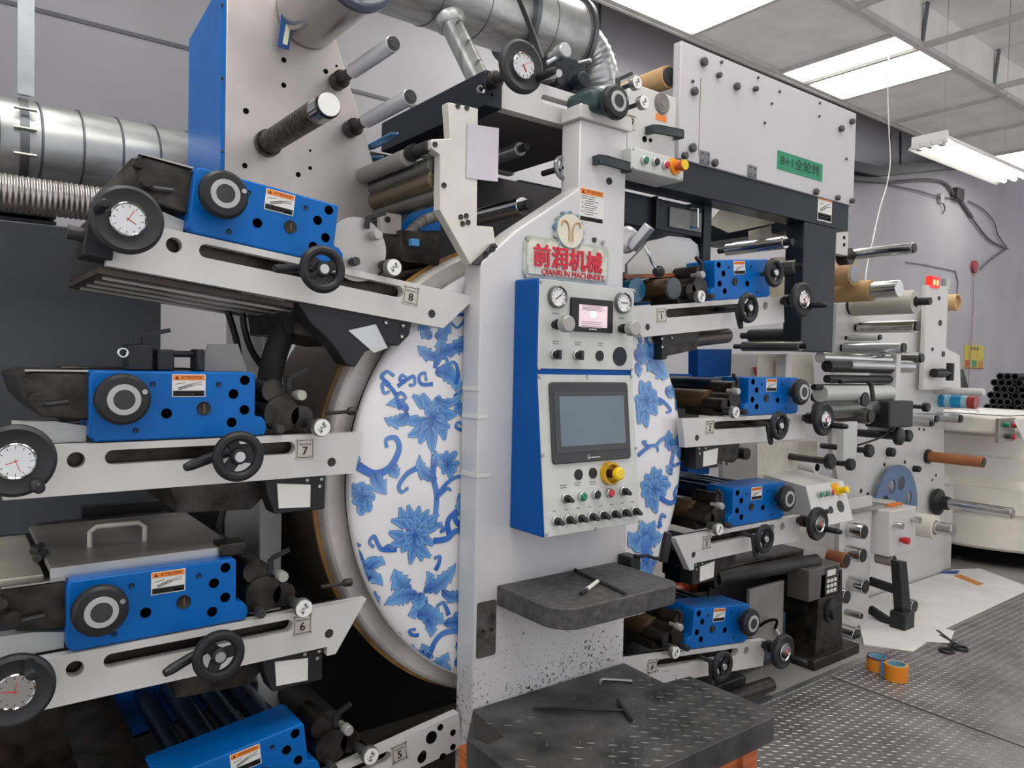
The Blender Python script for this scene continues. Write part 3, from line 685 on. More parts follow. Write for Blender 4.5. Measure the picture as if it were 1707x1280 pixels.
def unit(num, s, a0, zt, th, ext, bs, left_fount=True, spoked=False, endcut=(-.092, -.069), step=False, lab='', reach=0.):
    u = thing('printing_unit', (XA + s * a0, 1.9, H + zt), 'white and blue printing unit with number plate %s %s' % (num, lab), 'printing unit', 'printing units around the drum')
    ORGN[u.name] = Vector((0, 0, 0))
    u.rotation_euler = (0, (th if s < 0 else -th), 0)
    X = lambda p: s * p
    L = .735 + ext
    e0, e1 = endcut
    ol = [(X(e0), 0), (X(L), 0), (X(L), -.112)] + ([(X(.005), -.112), (X(.005), -.137), (X(e1), -.137)] if step else [(X(e1), -.112)])
    hs = [circ(X(0), -.077, .0125, 16), circ(X(.601 + ext), -.035, .018, 20), slot(X(.118), -.033, X(.528 + ext), -.033, .0165)]
    M().prism(ol, 0, .03, hs).build('support_arm', W1, u)
    M().prism([(X(e0 + .05), -.006), (X(L - .02), -.006), (X(L - .02), -.105), (X(e1 + .05), -.105)], .045, .06).build('slot_backing', OIL, u)  # added dark plate, paints the slots' dark interior
    # ink housing
    o_, i_ = .575 + bs, .206 + bs
    z0, z1 = .003, .163
    ft = i_ - .031
    pts = [(o_, z0 + .012), (o_, z1 - .014), (o_ - .004, z1 - .004), (o_ - .014, z1), (i_ + .006, z1), (i_, z1 - .006), (i_, z0 + .05), (ft + .014, z0 + .046), (ft + .003, z0 + .034), (ft, z0 + .018), (ft + .006, z0), (o_ - .012, z0)]
    hb = M().prism([(X(a), b) for a, b in pts], .004, .148).build('ink_housing', BL, u, bevel=.004)
    fp = lambda f: X(o_ - .369 * f); gz = lambda g: z0 + .16 * g
    for f, g in ((.927, .875), (.853, .66), (.927, .41), (.843, .22), (.435, .38)):
        M().lathe((fp(f), .0045, gz(g)), (0, -1, 0), [(0, .0125), (.0015, .0118), (.0005, .0105)], n=18).build('bolt_hole', BKD, hb)
    for f, g in ((.353, .81), (.756, .81), (.257, .147)):
        M().lathe((fp(f), .004, gz(g)), (0, -1, 0), [(0, .007), (.002, .006), (.0005, .004)], n=12).build('bolt', mat('bolt_blue', (18, 52, 84), .4, metal=.4), hb)
    bd = M().lathe((fp(.663), .004, gz(.444)), (0, -1, 0), [(0, .017), (.003, .016), (.0015, .012)], n=22).build('bearing_cap', BK, hb)
    M().box(fp(.663) - .002, fp(.663) + .002, .0005, .003, gz(.444) - .011, gz(.444) + .011).build('brass_slot', mat('old_brass', (110, 92, 56), .45, metal=.6), hb)
    warn_label(u, Vector((fp(.568), .0035, gz(.79))), .076, .054)
    rc = (X(o_ - .369 * .16), -.055, gz(.61))
    if spoked: handwheel(u, rc, .05, back=.06, a0=.9)
    else: ringwheel(u, rc)
    dialwheel(u, (X(.72 + ext), -.093, -.018), s=s, ha={'7': -2.2, '6': 2.0, '8': .15}.get(num, -.5), back=.095)
    hp = .279 + bs * .95
    handwheel(u, (X(hp), -.100, -.034), a0={'7': 1.2, '8': .5, '6': .9}.get(num, .2), back=.15, hub=ALU)
    # clamp lever on the handwheel shaft
    q0 = Vector((X(hp), -.045, -.033)); q1 = Vector((X(hp + (.115 if s < 0 else -.03)), -.085, -.055 if s < 0 else -.11))
    M().tube([q0, q0.lerp(q1, .3) + Vector((0, 0, .004)), q1], lambda t: .008 + .004 * min(1, t * 1.6) if t < .97 else .009, n=10, smooth=4).build('clamp_lever', BK, u)
    lineknob(u, (X(.05 + bs), -.05, .022))
    numplate(u, X(.076), -.037, num)
    M().lathe((X(0), .001, -.077), (0, 1, 0), [(0, .0123), (.01, .0123)], n=16).build('hole_plug', DK, u)
    # rollers from the front housing to the rear housing
    ROLL = mat('ink_roller_dark', (44, 68, 90), .22, metal=.55, var=.25, vscale=6)
    for k, (a, zz, r) in enumerate(((i_ + .05, .115, .036), (i_ + .13, .125, .030), (i_ + .205, .118, .034), (i_ + .285, .122, .028))):
        M().cyl((X(a), .15, zz), (X(a), .60, zz), r, n=20).build('ink_roller', ROLL, u)
    M().prism([(X(a), b) for a, b in pts], .60, .72).build('rear_housing', BLD if s > 0 or num == '5' else OIL, u, bevel=.004)
    M().prism([(X(.1), -.004), (X(L), -.004), (X(L), -.10), (X(.1), -.10)], .60, .63).build('rear_arm', DK, u)
    # impression side: gears, throw-off shaft, bearings
    gx = i_ - .075
    m = M()
    m.cyl((X(gx), .02, .055), (X(gx), .16, .055), .046, n=26).cyl((X(gx + .02), .03, .115), (X(gx + .02), .15, .115), .030, n=20)
    m.cyl((X(gx - .055), .02, .045), (X(gx - .055), .12, .045), .030, n=20).box(min(X(gx - .09), X(gx + .04)), max(X(gx - .09), X(gx + .04)), .06, .2, .0, .03)
    m.build('gear_cluster', OIL, u)
    M().cyl((X(gx - .03), .12, .06), (X(gx - .03), .60, .06), .045, n=24).build('impression_roller', mat('bronze_web', (132, 108, 80), .35, metal=.4, var=.15) if s > 0 else DK, u)
    for k, (dx, zz, r) in enumerate(((-.035, .105, .014), (.02, .02, .012), (-.07, .03, .013))):
        M().lathe((X(gx + dx), .03, zz), (0, -1, 0), [(0, r * .6), (.03, r * .6), (.03, r), (.055, r), (.058, r * .85)], n=16).build('adjuster_knob', DK if k else mat('knob_pale', (176, 176, 170), .4, metal=.5), u)
    q = Vector((X(gx - .01), .0, .150)); M().cyl(q - Vector((0, 0, .03)), q, .008, n=10).bar(q, q + Vector((s * -.045, -.012, .022)), .012, .010).build('clamp_handle', BK, u)
    # dryer box under the arm
    by = .012
    if num == '1': dp = ((.09, -.112), (.30, -.112), (.29, -.15), (.13, -.155), (.11, -.205), (.08, -.205))
    elif num == '8': dp = ((.055, -.112), (.40, -.112), (.36, -.16), (.30, -.20), (.245, -.255), (.215, -.262), (.19, -.215), (.135, -.185), (.09, -.185), (.06, -.15))
    else: dp = ((.012, -.112), (.175, -.112), (.17, -.15), (.15, -.205), (.012, -.205))
    dry = M().prism([(X(a), b) for a, b in dp], by, .078).build('dryer_box', BK, u, bevel=.003)
    M().prism([(X(a + .09), b) for a, b in ((.0, -.112), (.30, -.112), (.28, -.19), (.10, -.20))], .08, .45).build('dryer_duct', OIL, u)
    if num in '81': sp = ((.17, -.135), (.25, -.165), (.165, -.215), (.125, -.195)); bo = ((.085, -.125), (.14, -.125), (.085, -.155))
    else: sp = ((.055, -.135), (.145, -.125), (.140, -.19), (.055, -.195)); bo = ((.025, -.122), (.065, -.122), (.03, -.14))
    if num != '1': M().prism([(X(a), b) for a, b in sp], by - .003, by).build('shield_plate', ALU if num == '8' else PAP, dry)
    else: M().cyl((X(.12), .12, -.15), (X(.62), .12, -.15), .032, n=20).build('under_roller', mat('taupe_roller', (96, 90, 86), .4, metal=.3), u)
    for a, b in bo: M().lathe((X(a), by, b), (0, -1, 0), [(0, .006), (.004, .0055), (.002, .003)], n=10).build('bolt', ST, dry)
    # ink fountain at the outer end
    if left_fount:
        fo = M().prism([(X(a), b) for a, b in ((o_ - .005, .050), (o_ - .005, .158), (o_ + .105, .160), (o_ + .135, .148), (o_ + .118, .095), (o_ + .09, .060))], .03, .60).build('ink_fountain', OIL, u, bevel=.004)
        M().box(min(X(o_), X(o_ + .12)), max(X(o_), X(o_ + .12)), .025, .05, .160, .164).build('fountain_rim', ST, fo)
        M().cyl((X(o_ + .10), .03, .10), (X(o_ + .10), -.005, .10), .016, n=16).cyl((X(o_ + .12), .03, .135), (X(o_ + .12), .0, .135), .012, n=12).build('fountain_screw', OIL, fo)
        M().tube([(X(o_ + .11), .02, .095), (X(o_ + .08), .015, .088), (X(o_ + .04), .01, .093)], .006, n=8).build('fountain_lever', DK, fo)
        M().prism([(X(o_ - .0), .0), (X(o_ - .0), .036), (X(o_ + .06), .048), (X(o_ + .14), .050), (X(o_ + .14), .0)], .05, .09).build('slide_block', WG, u)
    return u
U = {}
U['8'] = unit('8', -1, .450, .2146, radians(6.4), .115, .115, lab='at the upper left, arm slanting down', endcut=(-.15, -.045))
U['7'] = unit('7', -1, .763, -.201, 0, 0, 0, lab='left of the porcelain drum')
U['6'] = unit('6', -1, .763, -.668, 0, 0, .042, step=True, endcut=(-.11, -.02), lab='under the hinged steel lid')
U['5'] = unit('5', -1, .470, -1.093, -radians(7), .07, .135, endcut=(-.135, -.135), lab='at the lower left corner')
U['1'] = unit('1', 1, .451, .218, radians(6.3), .13, .20, spoked=True, endcut=(-.12, -.03), left_fount=False, lab='below the dark gantry')
U['2'] = unit('2', 1, .757, -.201, 0, .02, .125, left_fount=False, lab='right of the porcelain drum')
U['3'] = unit('3', 1, .757, -.662, 0, 0, .042, step=True, endcut=(-.11, -.02), left_fount=False, lab='behind the black crank')
U['4'] = unit('4', 1, .461, -1.084, -radians(7), .068, .095, endcut=(-.135, -.135), left_fount=False, lab='beside the step platform')
# arm 5 shows five bolt holes next to the column
for u_, v_, r in ((719, 1229, .019), (734, 1212, .010), (755, 1221, .010), (755, 1245, .010), (738, 1261, .011), (703, 1263, .015)):
    c = at(u_, v_, 1.9); loc = U['5'].matrix_basis.inverted() @ c
    M().disc((loc.x, .0, loc.z), r, .001, 18).build('bolt_hole', BKD, U['5'])
# unit 6: hinged steel lid with bow handle
u6 = U['6']; lidm = mat('lid_steel', (164, 160, 150), .4, metal=.5, var=.15, vscale=5)
lid = M().box(-.645, -.235, .05, .56, .170, .185).build('steel_lid', lidm, u6, bevel=.004)
M().box(-.645, -.235, .046, .05, .160, .186).build('lid_edge', ALU, lid)
M().box(-.83, -.655, .06, .52, .158, .172).build('lid_wing', mat('lid_pale', (186, 180, 166), .42, metal=.4, var=.15), u6, bevel=.003)
for y in (.16, .24): M().cyl((-.66, y, .186), (-.64, y + .05, .186), .010, n=10).build('hinge', DK, lid)
M().tube([(-.543, .22, .18), (-.543, .22, .222), (-.528, .22, .234), (-.432, .22, .234), (-.417, .22, .222), (-.417, .22, .18)], .006, n=10).build('lid_handle', mat('handle_pale', (206, 202, 190), .4), lid)
M().box(-.28, -.215, .03, .10, .163, .195).build('lid_catch', OIL, u6, bevel=.004)
# unit 7: black register block with a clamp lever on the housing
u7 = U['7']
m = M().box(-.49, -.435, .05, .12, .163, .225).box(-.425, -.385, .06, .12, .163, .215).cyl((-.43, .09, .205), (-.33, .09, .205), .008, n=12).box(-.335, -.315, .055, .12, .163, .218)
rb = m.build('register_block', BK, u7, bevel=.004)
M().cyl((-.462, .085, .225), (-.462, .085, .25), .010, n=14).bar((-.462, .08, .246), (-.395, .06, .262), .013, .010).build('register_lever', BK, rb)
M().torus((-.50, .05, .205), (0, -1, 0), .010, .003, 16, 6).build('split_ring', STP, rb)
M().prism([(-.19 - .12, .163), (-.19, .163), (-.215, .235), (-.29, .232)], .12, .13).build('guard_sheet', mat('clear_sheet', (170, 168, 164), .3, alpha=.75), u7)
# unit 8: grey guard disc at the inner end of the housing
u8 = U['8']
M().lathe((-.250, .016, .060), (0, -1, 0), [(0, .088), (.003, .088)], n=40).build('guard_disc', mat('disc_grey', (176, 172, 170), .35, metal=.3, var=.04), u8)

# underside tray of unit 8
ut = M().box(-.86, -.40, .035, .55, -.128, -.114).build('under_tray', mat('tray_brown', (84, 74, 68), .45, metal=.4, var=.2), u8)
for k in range(4): M().box(-.84, -.38, .10 + k * .12, .125 + k * .12, -.134, -.128).build('tray_slat', ST, ut)
M().box(-.90, -.84, -.01, .09, -.10, -.02).build('arm_end_block', BK, u8, bevel=.004)
M().cyl((-.93, .03, -.05), (-.89, .03, -.05), .016, n=12).build('end_screw', DK, u8)
# silver-topped thumb screws next to the register knobs
for k_, dx in (('7', -.02), ('6', -.025)):
    uu = U[k_]; M().cyl((dx - .0, .0, .055), (dx + .07, -.02, .060), .005, n=10).build('thumb_rod', OIL, uu); M().lathe((dx + .055, -.016, .0595), (1, -.28, .07), [(0, .008), (.006, .011), (.022, .011), (.026, .008)], n=14).build('thumb_screw', OIL, uu)
# ------------------------------------------------------------------ unwinder frame, upper left
def ycyl(par, u, v, y0, y1, r, name, m_, n=24, prof=None, bev=0):
    """roller along the depth axis whose centre line passes through pixel (u, v) at depth y0"""
    c = at(u, v, y0)
    if prof: return M().lathe(c, (0, 1 if y1 > y0 else -1, 0), prof, n).build(name, m_, par)
    return M().cyl(c, (c.x, y1, c.z), r, n=n, bev=bev).build(name, m_, par)
YU = 2.3
un = thing('unwind_frame', (.8, 2.45, 0), 'tall unwinding frame with raw steel plate and blue side cover', 'machine frame')
xl = .665
zlow = H + .24
P = [(xl, zlow)] + [(at(u, v, YU).x, at(u, v, YU).z) for u, v in ((600, 400), (640, 330), (611, 233), (565, 81), (545, 20), (530, -60))] + [(xl, at(375, -60, YU).z)]
M().prism(P, YU, YU + .03).build('front_plate', PLATE, un, bevel=.003)
yb = 2.67; zt1 = atx(320, 70, xl).z; zt0 = atx(372, 0, xl).z + .02
m = M(); sec = [(YU + .001, zlow), (yb, zlow), (yb, zt1), (YU + .001, zt0 + .02)]
m.add([(x, a, b) for x in (xl - .012, xl - .0005) for a, b in sec], [[0, 1, 2, 3], [7, 6, 5, 4]] + [[i, 4 + i, 4 + (i + 1) % 4, (i + 1) % 4] for i in range(4)])
m.build('side_cover', BL, un)
m = M(); M().box(xl, xl + .22, yb - .03, yb, zlow, zt1).build('rear_plate', PLATE, un)
xp = at(437, 560, YU).x
M().box(xp, xp + .07, YU, yb, 0, zlow + .1).build('frame_post', WG, un, bevel=.004)
for v in (8, 130, 252):
    c = atx(371, v, xl - .012); M().lathe(c, (-1, 0, 0), [(0, .007), (.003, .006)], n=10).build('cover_screw', NAVY, un)
for u, v, r in ((473, 100, .008), (473, 142, .008), (410, 185, .009), (408, 276, .008), (497, 291, .008), (517, 280, .006), (543, 119, .008), (517, 251, .004), (561, 110, .004)):
    c = at(u, v, YU); M().disc((c.x, YU, c.z), r, .0012, 14).build('plate_hole', BKD, un)
# knurled air shaft
c = at(445, 240, YU); KN = mat('knurled_dark', (88, 82, 74), .32, metal=.85, var=.25, vscale=60, bump=.8, bscale=220)
pr = [(0, .040), (.02, .040), (.02, .034)]
for k in range(26): t = .03 + k * .0135; pr += [(t, .0335), (t + .006, .0335), (t + .007, .0305), (t + .0125, .0305)]
pr += [(.385, .0335), (.455, .0335), (.462, .030)]
sh = M().lathe(c, (0, -1, 0), pr, n=40).build('air_shaft', KN, un)
M().lathe(c + Vector((0, -.462, 0)), (0, -1, 0), [(0, .030), (.002, .029)], n=32).build('shaft_end', DIALW, sh)  # white colour stands in for a lamp reflected in the shiny cap
m = M(); m.lathe(c + Vector((0, -.40, 0)), (0, -1, 0), [(0, .034), (.05, .034)], n=32); m.build('shaft_sleeve', STP, sh)
for u0, v0, u1, v1 in ((561, 137, 656, 63), (583, 216, 684, 155)):
    c = at(u0, v0, YU); r_ = (at(u1, v1, 1).x); ye = c.x / r_
    t = M().cyl(c - Vector((0, 0, 0)), (c.x, YU - .045, c.z), .028, n=22, bev=.004).build('idler_collar', OIL, un)
    M().cyl((c.x, YU - .04, c.z), (c.x, YU - .13, c.z), .017, n=16).build('idler_axle', DK, t)
    M().cyl((c.x, YU - .12, c.z), (c.x, ye, c.z), .0225, n=26, bev=.002).build('idler_roller', mat('clear_roller', (208, 209, 212), .22, metal=.3, var=.03), t)
    M().lathe((c.x, ye, c.z), (0, -1, 0), [(0, .020), (.002, .020), (.002, .012), (.004, .012)], n=24).build('idler_cap', DK, t)
# film roll at the top
c = at(512, 28, YU); r_ = at(602, -22, 1).x; ye = c.x / r_
fr = M().cyl((c.x, YU - .01, c.z), (c.x, ye + .03, c.z), .098, n=48).build('film_roll', mat('metal_film', (188, 184, 182), .26, metal=.85, var=.06, vscale=4), un)
M().lathe((c.x, ye + .03, c.z), (0, -1, 0), [(0, .100), (.004, .112), (.02, .112), (.026, .100), (.016, .085), (.016, .05), (.03, .045)], n=48).build('roll_flange', mat('flange_blue_black', (44, 54, 74), .3, coat=.3), fr)
# blue strip before the plate; the pale bar paints a bright reflection
p0, p1 = at(482, -10, 2.27), at(472, 80, 2.27)
M().bar(p0, p1, .035, .006, (0, 1, 0)).build('blue_strip', mat('strip_blue', (40, 84, 150), .3), un)
M().bar(p0 + Vector((.012, -.004, 0)), p1 + Vector((.004, -.004, .01)), .014, .004, (0, 1, 0)).build('reflection_strip', mat('strip_pale', (236, 234, 200), .3), un)
# ------------------------------------------------------------------ infeed bracket with rollers
YB = 1.87
ib = thing('infeed_bracket', at(800, 440, YB), 'tall white infeed bracket plate with a paper sheet taped on', 'bracket')
P = [(at(u, v, YB).x, at(u, v, YB).z) for u, v in ((747, 170), (797, 181), (795, 376), (822, 378), (826, 404), (784, 441), (733, 349), (734, 258), (719, 247), (719, 232), (751, 231))]
M().prism(P, YB, YB + .035).build('bracket_plate', mat('plate_satin', (214, 210, 202), .35, metal=.2, var=.04), ib, bevel=.002)
for u, v in ((763, 177), (778, 180), (725, 241), (740, 309), (768, 362), (777, 360), (771, 373), (780, 371)):
    c = at(u, v, YB); M().lathe(c, (0, -1, 0), [(0, .0085), (.003, .008), (.001, .005)], n=14).build('bolt', DK, ib)
P = [at(u, v, YB - .012) for u, v in ((790, 441), (800, 442), (829, 414), (822, 405))]
pp = [(p.x, p.z) for p in P]; M().prism(pp, YB - .022, YB).build('clamp_foot', DK, ib, bevel=.002)
for u, v in ((809, 424), (821, 415)):
    c = at(u, v, YB - .022); M().lathe(c, (0, -1, 0), [(0, .010), (.003, .009), (.001, .006)], n=14).build('bolt', BK, ib)
# paper sheet, slightly curled
a, b = at(779, 205, YB - .003), at(826, 306, YB - .003)
m = M(); n = 8
vs = [(a.x + (b.x - a.x) * i / n, YB - .003 - .012 * (i / n) ** 2, z + .004 * (i / n)) for z in (a.z, b.z) for i in range(n + 1)]
vs += [(x, y + .0008, z) for x, y, z in vs]; k = 2 * (n + 1)
m.add(vs, [[i + 1, i, n + 1 + i, n + 2 + i] for i in range(n)] + [[k + i, k + i + 1, k + n + 2 + i, k + n + 1 + i] for i in range(n)])
sh_ = m.build('paper_sheet', mat('sheet_lilac', (206, 200, 208), .6, var=.05, vscale=6, alpha=.96)); tag(sh_, 'pale lilac paper sheet hanging on the white infeed bracket', 'paper sheet')
# rollers carried by the bracket
def pair_roller(par, u0, v0, yn, u1, v1, r, name, m_, cap=BK, stub=True):
    """roller from a near end pixel to a far end pixel, along the depth axis"""
    c = at(u0, v0, yn); yf = c.x / at(u1, v1, 1).x
    o = M().cyl(c, (c.x, yf, c.z), r, n=26, bev=.002).build(name, m_, par)
    if stub: M().cyl((c.x, yn - .035, c.z), (c.x, yn, c.z), r * .55, n=14).build('roller_axle', cap, o)
    M().cyl((c.x, yf, c.z), (c.x, yf + .05, c.z), r * .5, n=14).build('roller_axle', DK, o)
    return o
c = at(716, 243, YB + .02); M().cyl(c, (c.x, YB + .13, c.z), .017, n=18).build('roller_axle', DK, ib)
M().cyl((c.x, YB + .10, c.z), (c.x, YB + .13, c.z), .024, n=20).build('roller_collar', BK, ib)
pair_roller(ib, 680, 262, YB + .13, 599, 297, .026, 'grey_roller', GREYR, stub=False)
for (u0, v0, u1, v1, r, m_) in ((728, 275, 608, 315, .030, GREENR), (730, 300, 612, 335, .032, mat('bronze_roller', (120, 108, 84), .3, metal=.6)), (735, 325, 625, 352, .026, GREENR)):
    pair_roller(ib, u0, v0, YB + .04, u1, v1, r, 'guide_roller', m_, stub=False)
pair_roller(ib, 872, 343, 1.99, 780, 369, .030, 'chrome_roller', STP)
pair_roller(ib, 868, 248, 2.05, 800, 272, .024, 'steel_roller', ALU)
# added dark sheet standing in for the dim machine interior
m = M(); a = at(640, 380, 2.28); 
M().box(1.25, 2.55, 2.66, 2.69, H + .05, H + .80).build('interior_backdrop', mat('backdrop_dark', (66, 64, 66), .5, var=.1), ib)
# blue panel and ribbed hose seen behind the bracket
c0 = at(668, 385, 2.2); c1 = at(735, 325, 2.2)
M().prism([(c0.x, c0.z), (c1.x, c0.z + .02), (c1.x, c1.z + .03), (at(700, 345, 2.2).x, at(700, 345, 2.2).z), (c0.x + .01, c0.z + .03)], 2.20, 2.22).build('blue_guard', BL, ib)
m = M(); pts = spline([at(u, v, 2.12) for u, v in ((672, 412), (680, 392), (700, 372), (722, 362), (745, 362))], 8)
m.tube(pts, lambda t: .016 + .003 * sin(t * 120), n=12); m.build('ribbed_hose', mat('hose_grey', (150, 146, 138), .5), ib)
m = M(); c = at(655, 372, 2.1); m.box(c.x - .04, c.x + .03, 2.10, 2.13, c.z - .035, c.z + .03); m.build('sensor_bracket', PLATE, ib, bevel=.002)
c = at(646, 366, 2.1); M().disc((c.x, 2.10, c.z), .010, .002, 14).build('bolt', BK, ib)
c = at(693, 404, 2.05); M().box(c.x - .013, c.x + .013, 2.05, 2.07, c.z - .01, c.z + .011).build('blue_sensor', mat('sensor_blue', (90, 170, 226), .4), ib)
m = M().box(at(660, 420, 2.1).x, at(725, 420, 2.1).x, 2.07, 2.3, at(690, 440, 2.1).z, at(690, 388, 2.1).z); m.build('sensor_carriage', OIL, ib, bevel=.004)
# blue air hoses drooping at the rear
m = M()
for k in range(3): m.tube([at(655 + 5 * k, 222, 2.35), at(630, 235 + 4 * k, 2.4), at(606 + 3 * k, 250, 2.45), at(610 + 4 * k, 262, 2.45), at(640, 262 + 3 * k, 2.4)], .006, n=8, smooth=5)
m.build('air_hoses', mat('hose_blue', (70, 120, 160), .3), ib)
# ------------------------------------------------------------------ top unit (number 9)
Y9 = 1.95
tu = thing('top_printing_unit', (1.7, 2.1, H + .75), 'topmost printing unit with plate 9, white beam and pressure wheel', 'printing unit')
a = at(818, 150, Y9); b = at(985, 200, Y9); zt9 = at(905, 140, Y9).z; zb9 = at(880, 192, Y9).z
x0 = at(824, 160, Y9).x; x1 = 1.96
sl = [(at(u, v, Y9).x, at(u, v, Y9).z) for u, v in ((905, 152), (985, 172))]
zs = (zt9 * .42 + zb9 * .58)
M().prism([(x0, zb9), (x1, zb9), (x1, zt9), (x0 + .01, zt9)], Y9, Y9 + .04, [slot(at(908, 160, Y9).x, zs + .02, x1 - .04, zs + .02, .014)]).build('support_beam', W1, tu, bevel=0)
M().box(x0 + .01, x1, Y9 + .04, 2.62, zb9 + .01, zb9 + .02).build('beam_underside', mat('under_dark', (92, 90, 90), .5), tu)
M().box(x0, x1, 2.60, 2.64, zb9, zt9).build('rear_beam', WG, tu)
# dark cross beam running back to the left
c = at(816, 152, Y9); hbz = .055
cb_ = M().box(c.x - .03, c.x + .035, Y9 - .02, 2.62, c.z - hbz, c.z + hbz).build('cross_beam', NAVY, tu, bevel=.003)
for du, dv in ((0, -25), (6, -12), (-8, -8), (8, 8)): 
    q_ = at(812 + du, 150 + dv, Y9 - .02); M().disc(q_, .005, .002, 10).build('bolt', BKD, cb_)
q_ = at(800, 150, Y9 - .02); M().lathe(q_, (0, -1, 0), [(0, .014), (.012, .013), (.014, .008)], n=6).build('hex_nut', STP, cb_)
dialwheel(tu, at(868, 112, 1.78), R=.078, s=1, ha=-.35, back=.16)
dc = at(940, 128, 2.02)
m = M().box(dc.x - .05, dc.x + .10, 2.02, 2.10, dc.z - .06, dc.z + .075); m.build('carrier_block', NAVY, tu, bevel=.005)
for u, v, r, mm_ in ((944, 83, .026, ALU), (975, 132, .028, NAVY), (935, 133, .018, NAVY), (922, 130, .014, DK)):
    c = at(u, v, 1.95); M().lathe(c + Vector((0, .08, 0)), (0, -1, 0), [(0, r * .6), (.04, r * .6), (.04, r), (.075, r), (.08, r * .85)], n=22).build('adjuster_knob', mm_, tu)
M().cyl(at(905, 128, 1.95), at(932, 122, 1.85), .012, n=14).cyl(at(912, 105, 2.0), at(935, 92, 1.98), .008, n=12).cyl(at(965, 105, 2.0), at(985, 100, 1.96), .007, n=12).build('tie_rods', ALU, tu)
ringwheel(tu, at(1030, 169, 1.74), R=.056)
c = at(1008, 172, 1.85); M().box(c.x - .09, c.x + .06, 1.80, 1.95, c.z - .05, c.z + .03).build('ring_wheel_bearing', mat('bearing_green', (44, 62, 66), .4), tu, bevel=.02)
c = at(1030, 135, 1.80); M().cyl(c - Vector((0, 0, .015)), c + Vector((0, 0, .008)), .009, n=14).bar(c + Vector((0, 0, .004)), c + Vector((.045, -.02, .03)), .012, .010).build('clamp_lever', DK, tu)
for u, v in ((1062, 137), (1074, 170)):
    lineknob(tu, at(u, v, 1.82), .1)
# housing plate of unit 9
Yh = 1.93
hx0, hx1 = at(1046, 220, Yh).x, at(1126, 220, Yh).x
hz0, hz1 = at(1085, 275, Yh).z, at(1090, 150, Yh).z
hp_ = M().box(hx0, hx1, Yh, 2.05, hz0, hz1).build('housing_plate', W1, tu, bevel=.004)
c = at(1103, 173, Yh); M().lathe(c, (0, -1, 0), [(0, .040), (.004, .039), (.003, .034), (.006, .033), (.005, .024), (.007, .023), (.006, .012), (.009, .011)], n=36).build('round_vent', mat('vent_grey', (124, 118, 114), .5), hp_)
c = at(1102, 197, Yh); M().box(c.x - .03, c.x + .03, Yh - .001, Yh, c.z - .011, c.z + .012).build('orange_label', ORG, hp_)
grip(at(1075, 218, Yh), at(1127, 228, Yh), tu, out=.05, h=.026)
for u, v, r in ((1074, 232, .011), (1084, 234, .007)):
    c = at(u, v, Yh); M().disc(c, r, .003, 14).build('bolt', BKD, hp_)
c = at(1053, 203, Yh - .004)
m = M(); p9 = M().prism(rrect(c.x - .022, c.x + .022, c.z - .026, c.z + .026, .003), Yh - .004, Yh).build('number_plate', IVORY, tu)
M().text('9', .040, c.x, Yh - .0045, c.z - .002).text('9', .040, c.x + .001, Yh - .0049, c.z - .002).text('PRINTING', .008, c.x, Yh - .0045, c.z + .019).build('plate_number', INK, p9)
kc = at(1115, 128, 2.06); kr = thing('kraft_roll', (kc.x, 2.3, kc.z - .045), 'kraft paper roll left of the white gantry cover', 'paper roll')
ro_ = M().cyl((kc.x, 2.06, kc.z), (kc.x, 2.62, kc.z), .045, n=30).build('wound_paper', CARD, kr); M().cyl((kc.x, 2.06, kc.z), (kc.x, 2.052, kc.z), .036, n=24).build('roll_core', DK, kr)
# button box of unit 9
Yk = 1.80
bb = thing('button_box', at(1090, 290, Yk), 'small white button box under the topmost printing unit', 'button box')
bx0, bx1 = at(1052, 265, Yk).x, at(1140, 285, Yk).x
bz0, bz1 = (at(1052, 282, Yk).z + at(1140, 301, Yk).z) / 2, (at(1052, 246, Yk).z + at(1140, 266, Yk).z) / 2
M().box(bx0, bx1, Yk, Yk + .13, bz0, bz1).build('box_body', PANEL, bb, bevel=.004)
T9 = Matrix.Translation((0, Yk, 0))
for u, v, m_ in ((1072, 268, GRN), (1090, 271, BK), (1107, 276, REDB)):
    c = at(u, v, Yk); button(T9, Vector((c.x, 0, c.z)), bb, m_, .0145)
c = at(1124, 279, Yk); lath(T9, Vector((c.x, 0, c.z)), [(0, .027), (.010, .027), (.010, .022)], 'stop_collar', mat('guard_amber', (236, 150, 20), .4), bb)
M().box(c.x - .024, c.x + .004, Yk - .002, Yk, c.z - .005, c.z + .03).build('stop_label', mat('stop_label_yellow', (240, 170, 20), .5), bb)
es = lath(T9, Vector((c.x, 0, c.z)), [(.008, .013), (.03, .013), (.03, .018), (.040, .0205), (.048, .019)], 'stop_neck', mat('stop_orange', (196, 80, 30), .4), bb)
lath(T9, Vector((c.x, 0, c.z)), [(.047, .0185), (.051, .017)], 'stop_button', YEL, es)
for u, v in ((1056, 248), (1056, 279), (1137, 298)):
    c = at(u, v, Yk); lath(T9, Vector((c.x, 0, c.z)), [(0, .005), (.002, .004)], 'screw', ST, bb, 10)
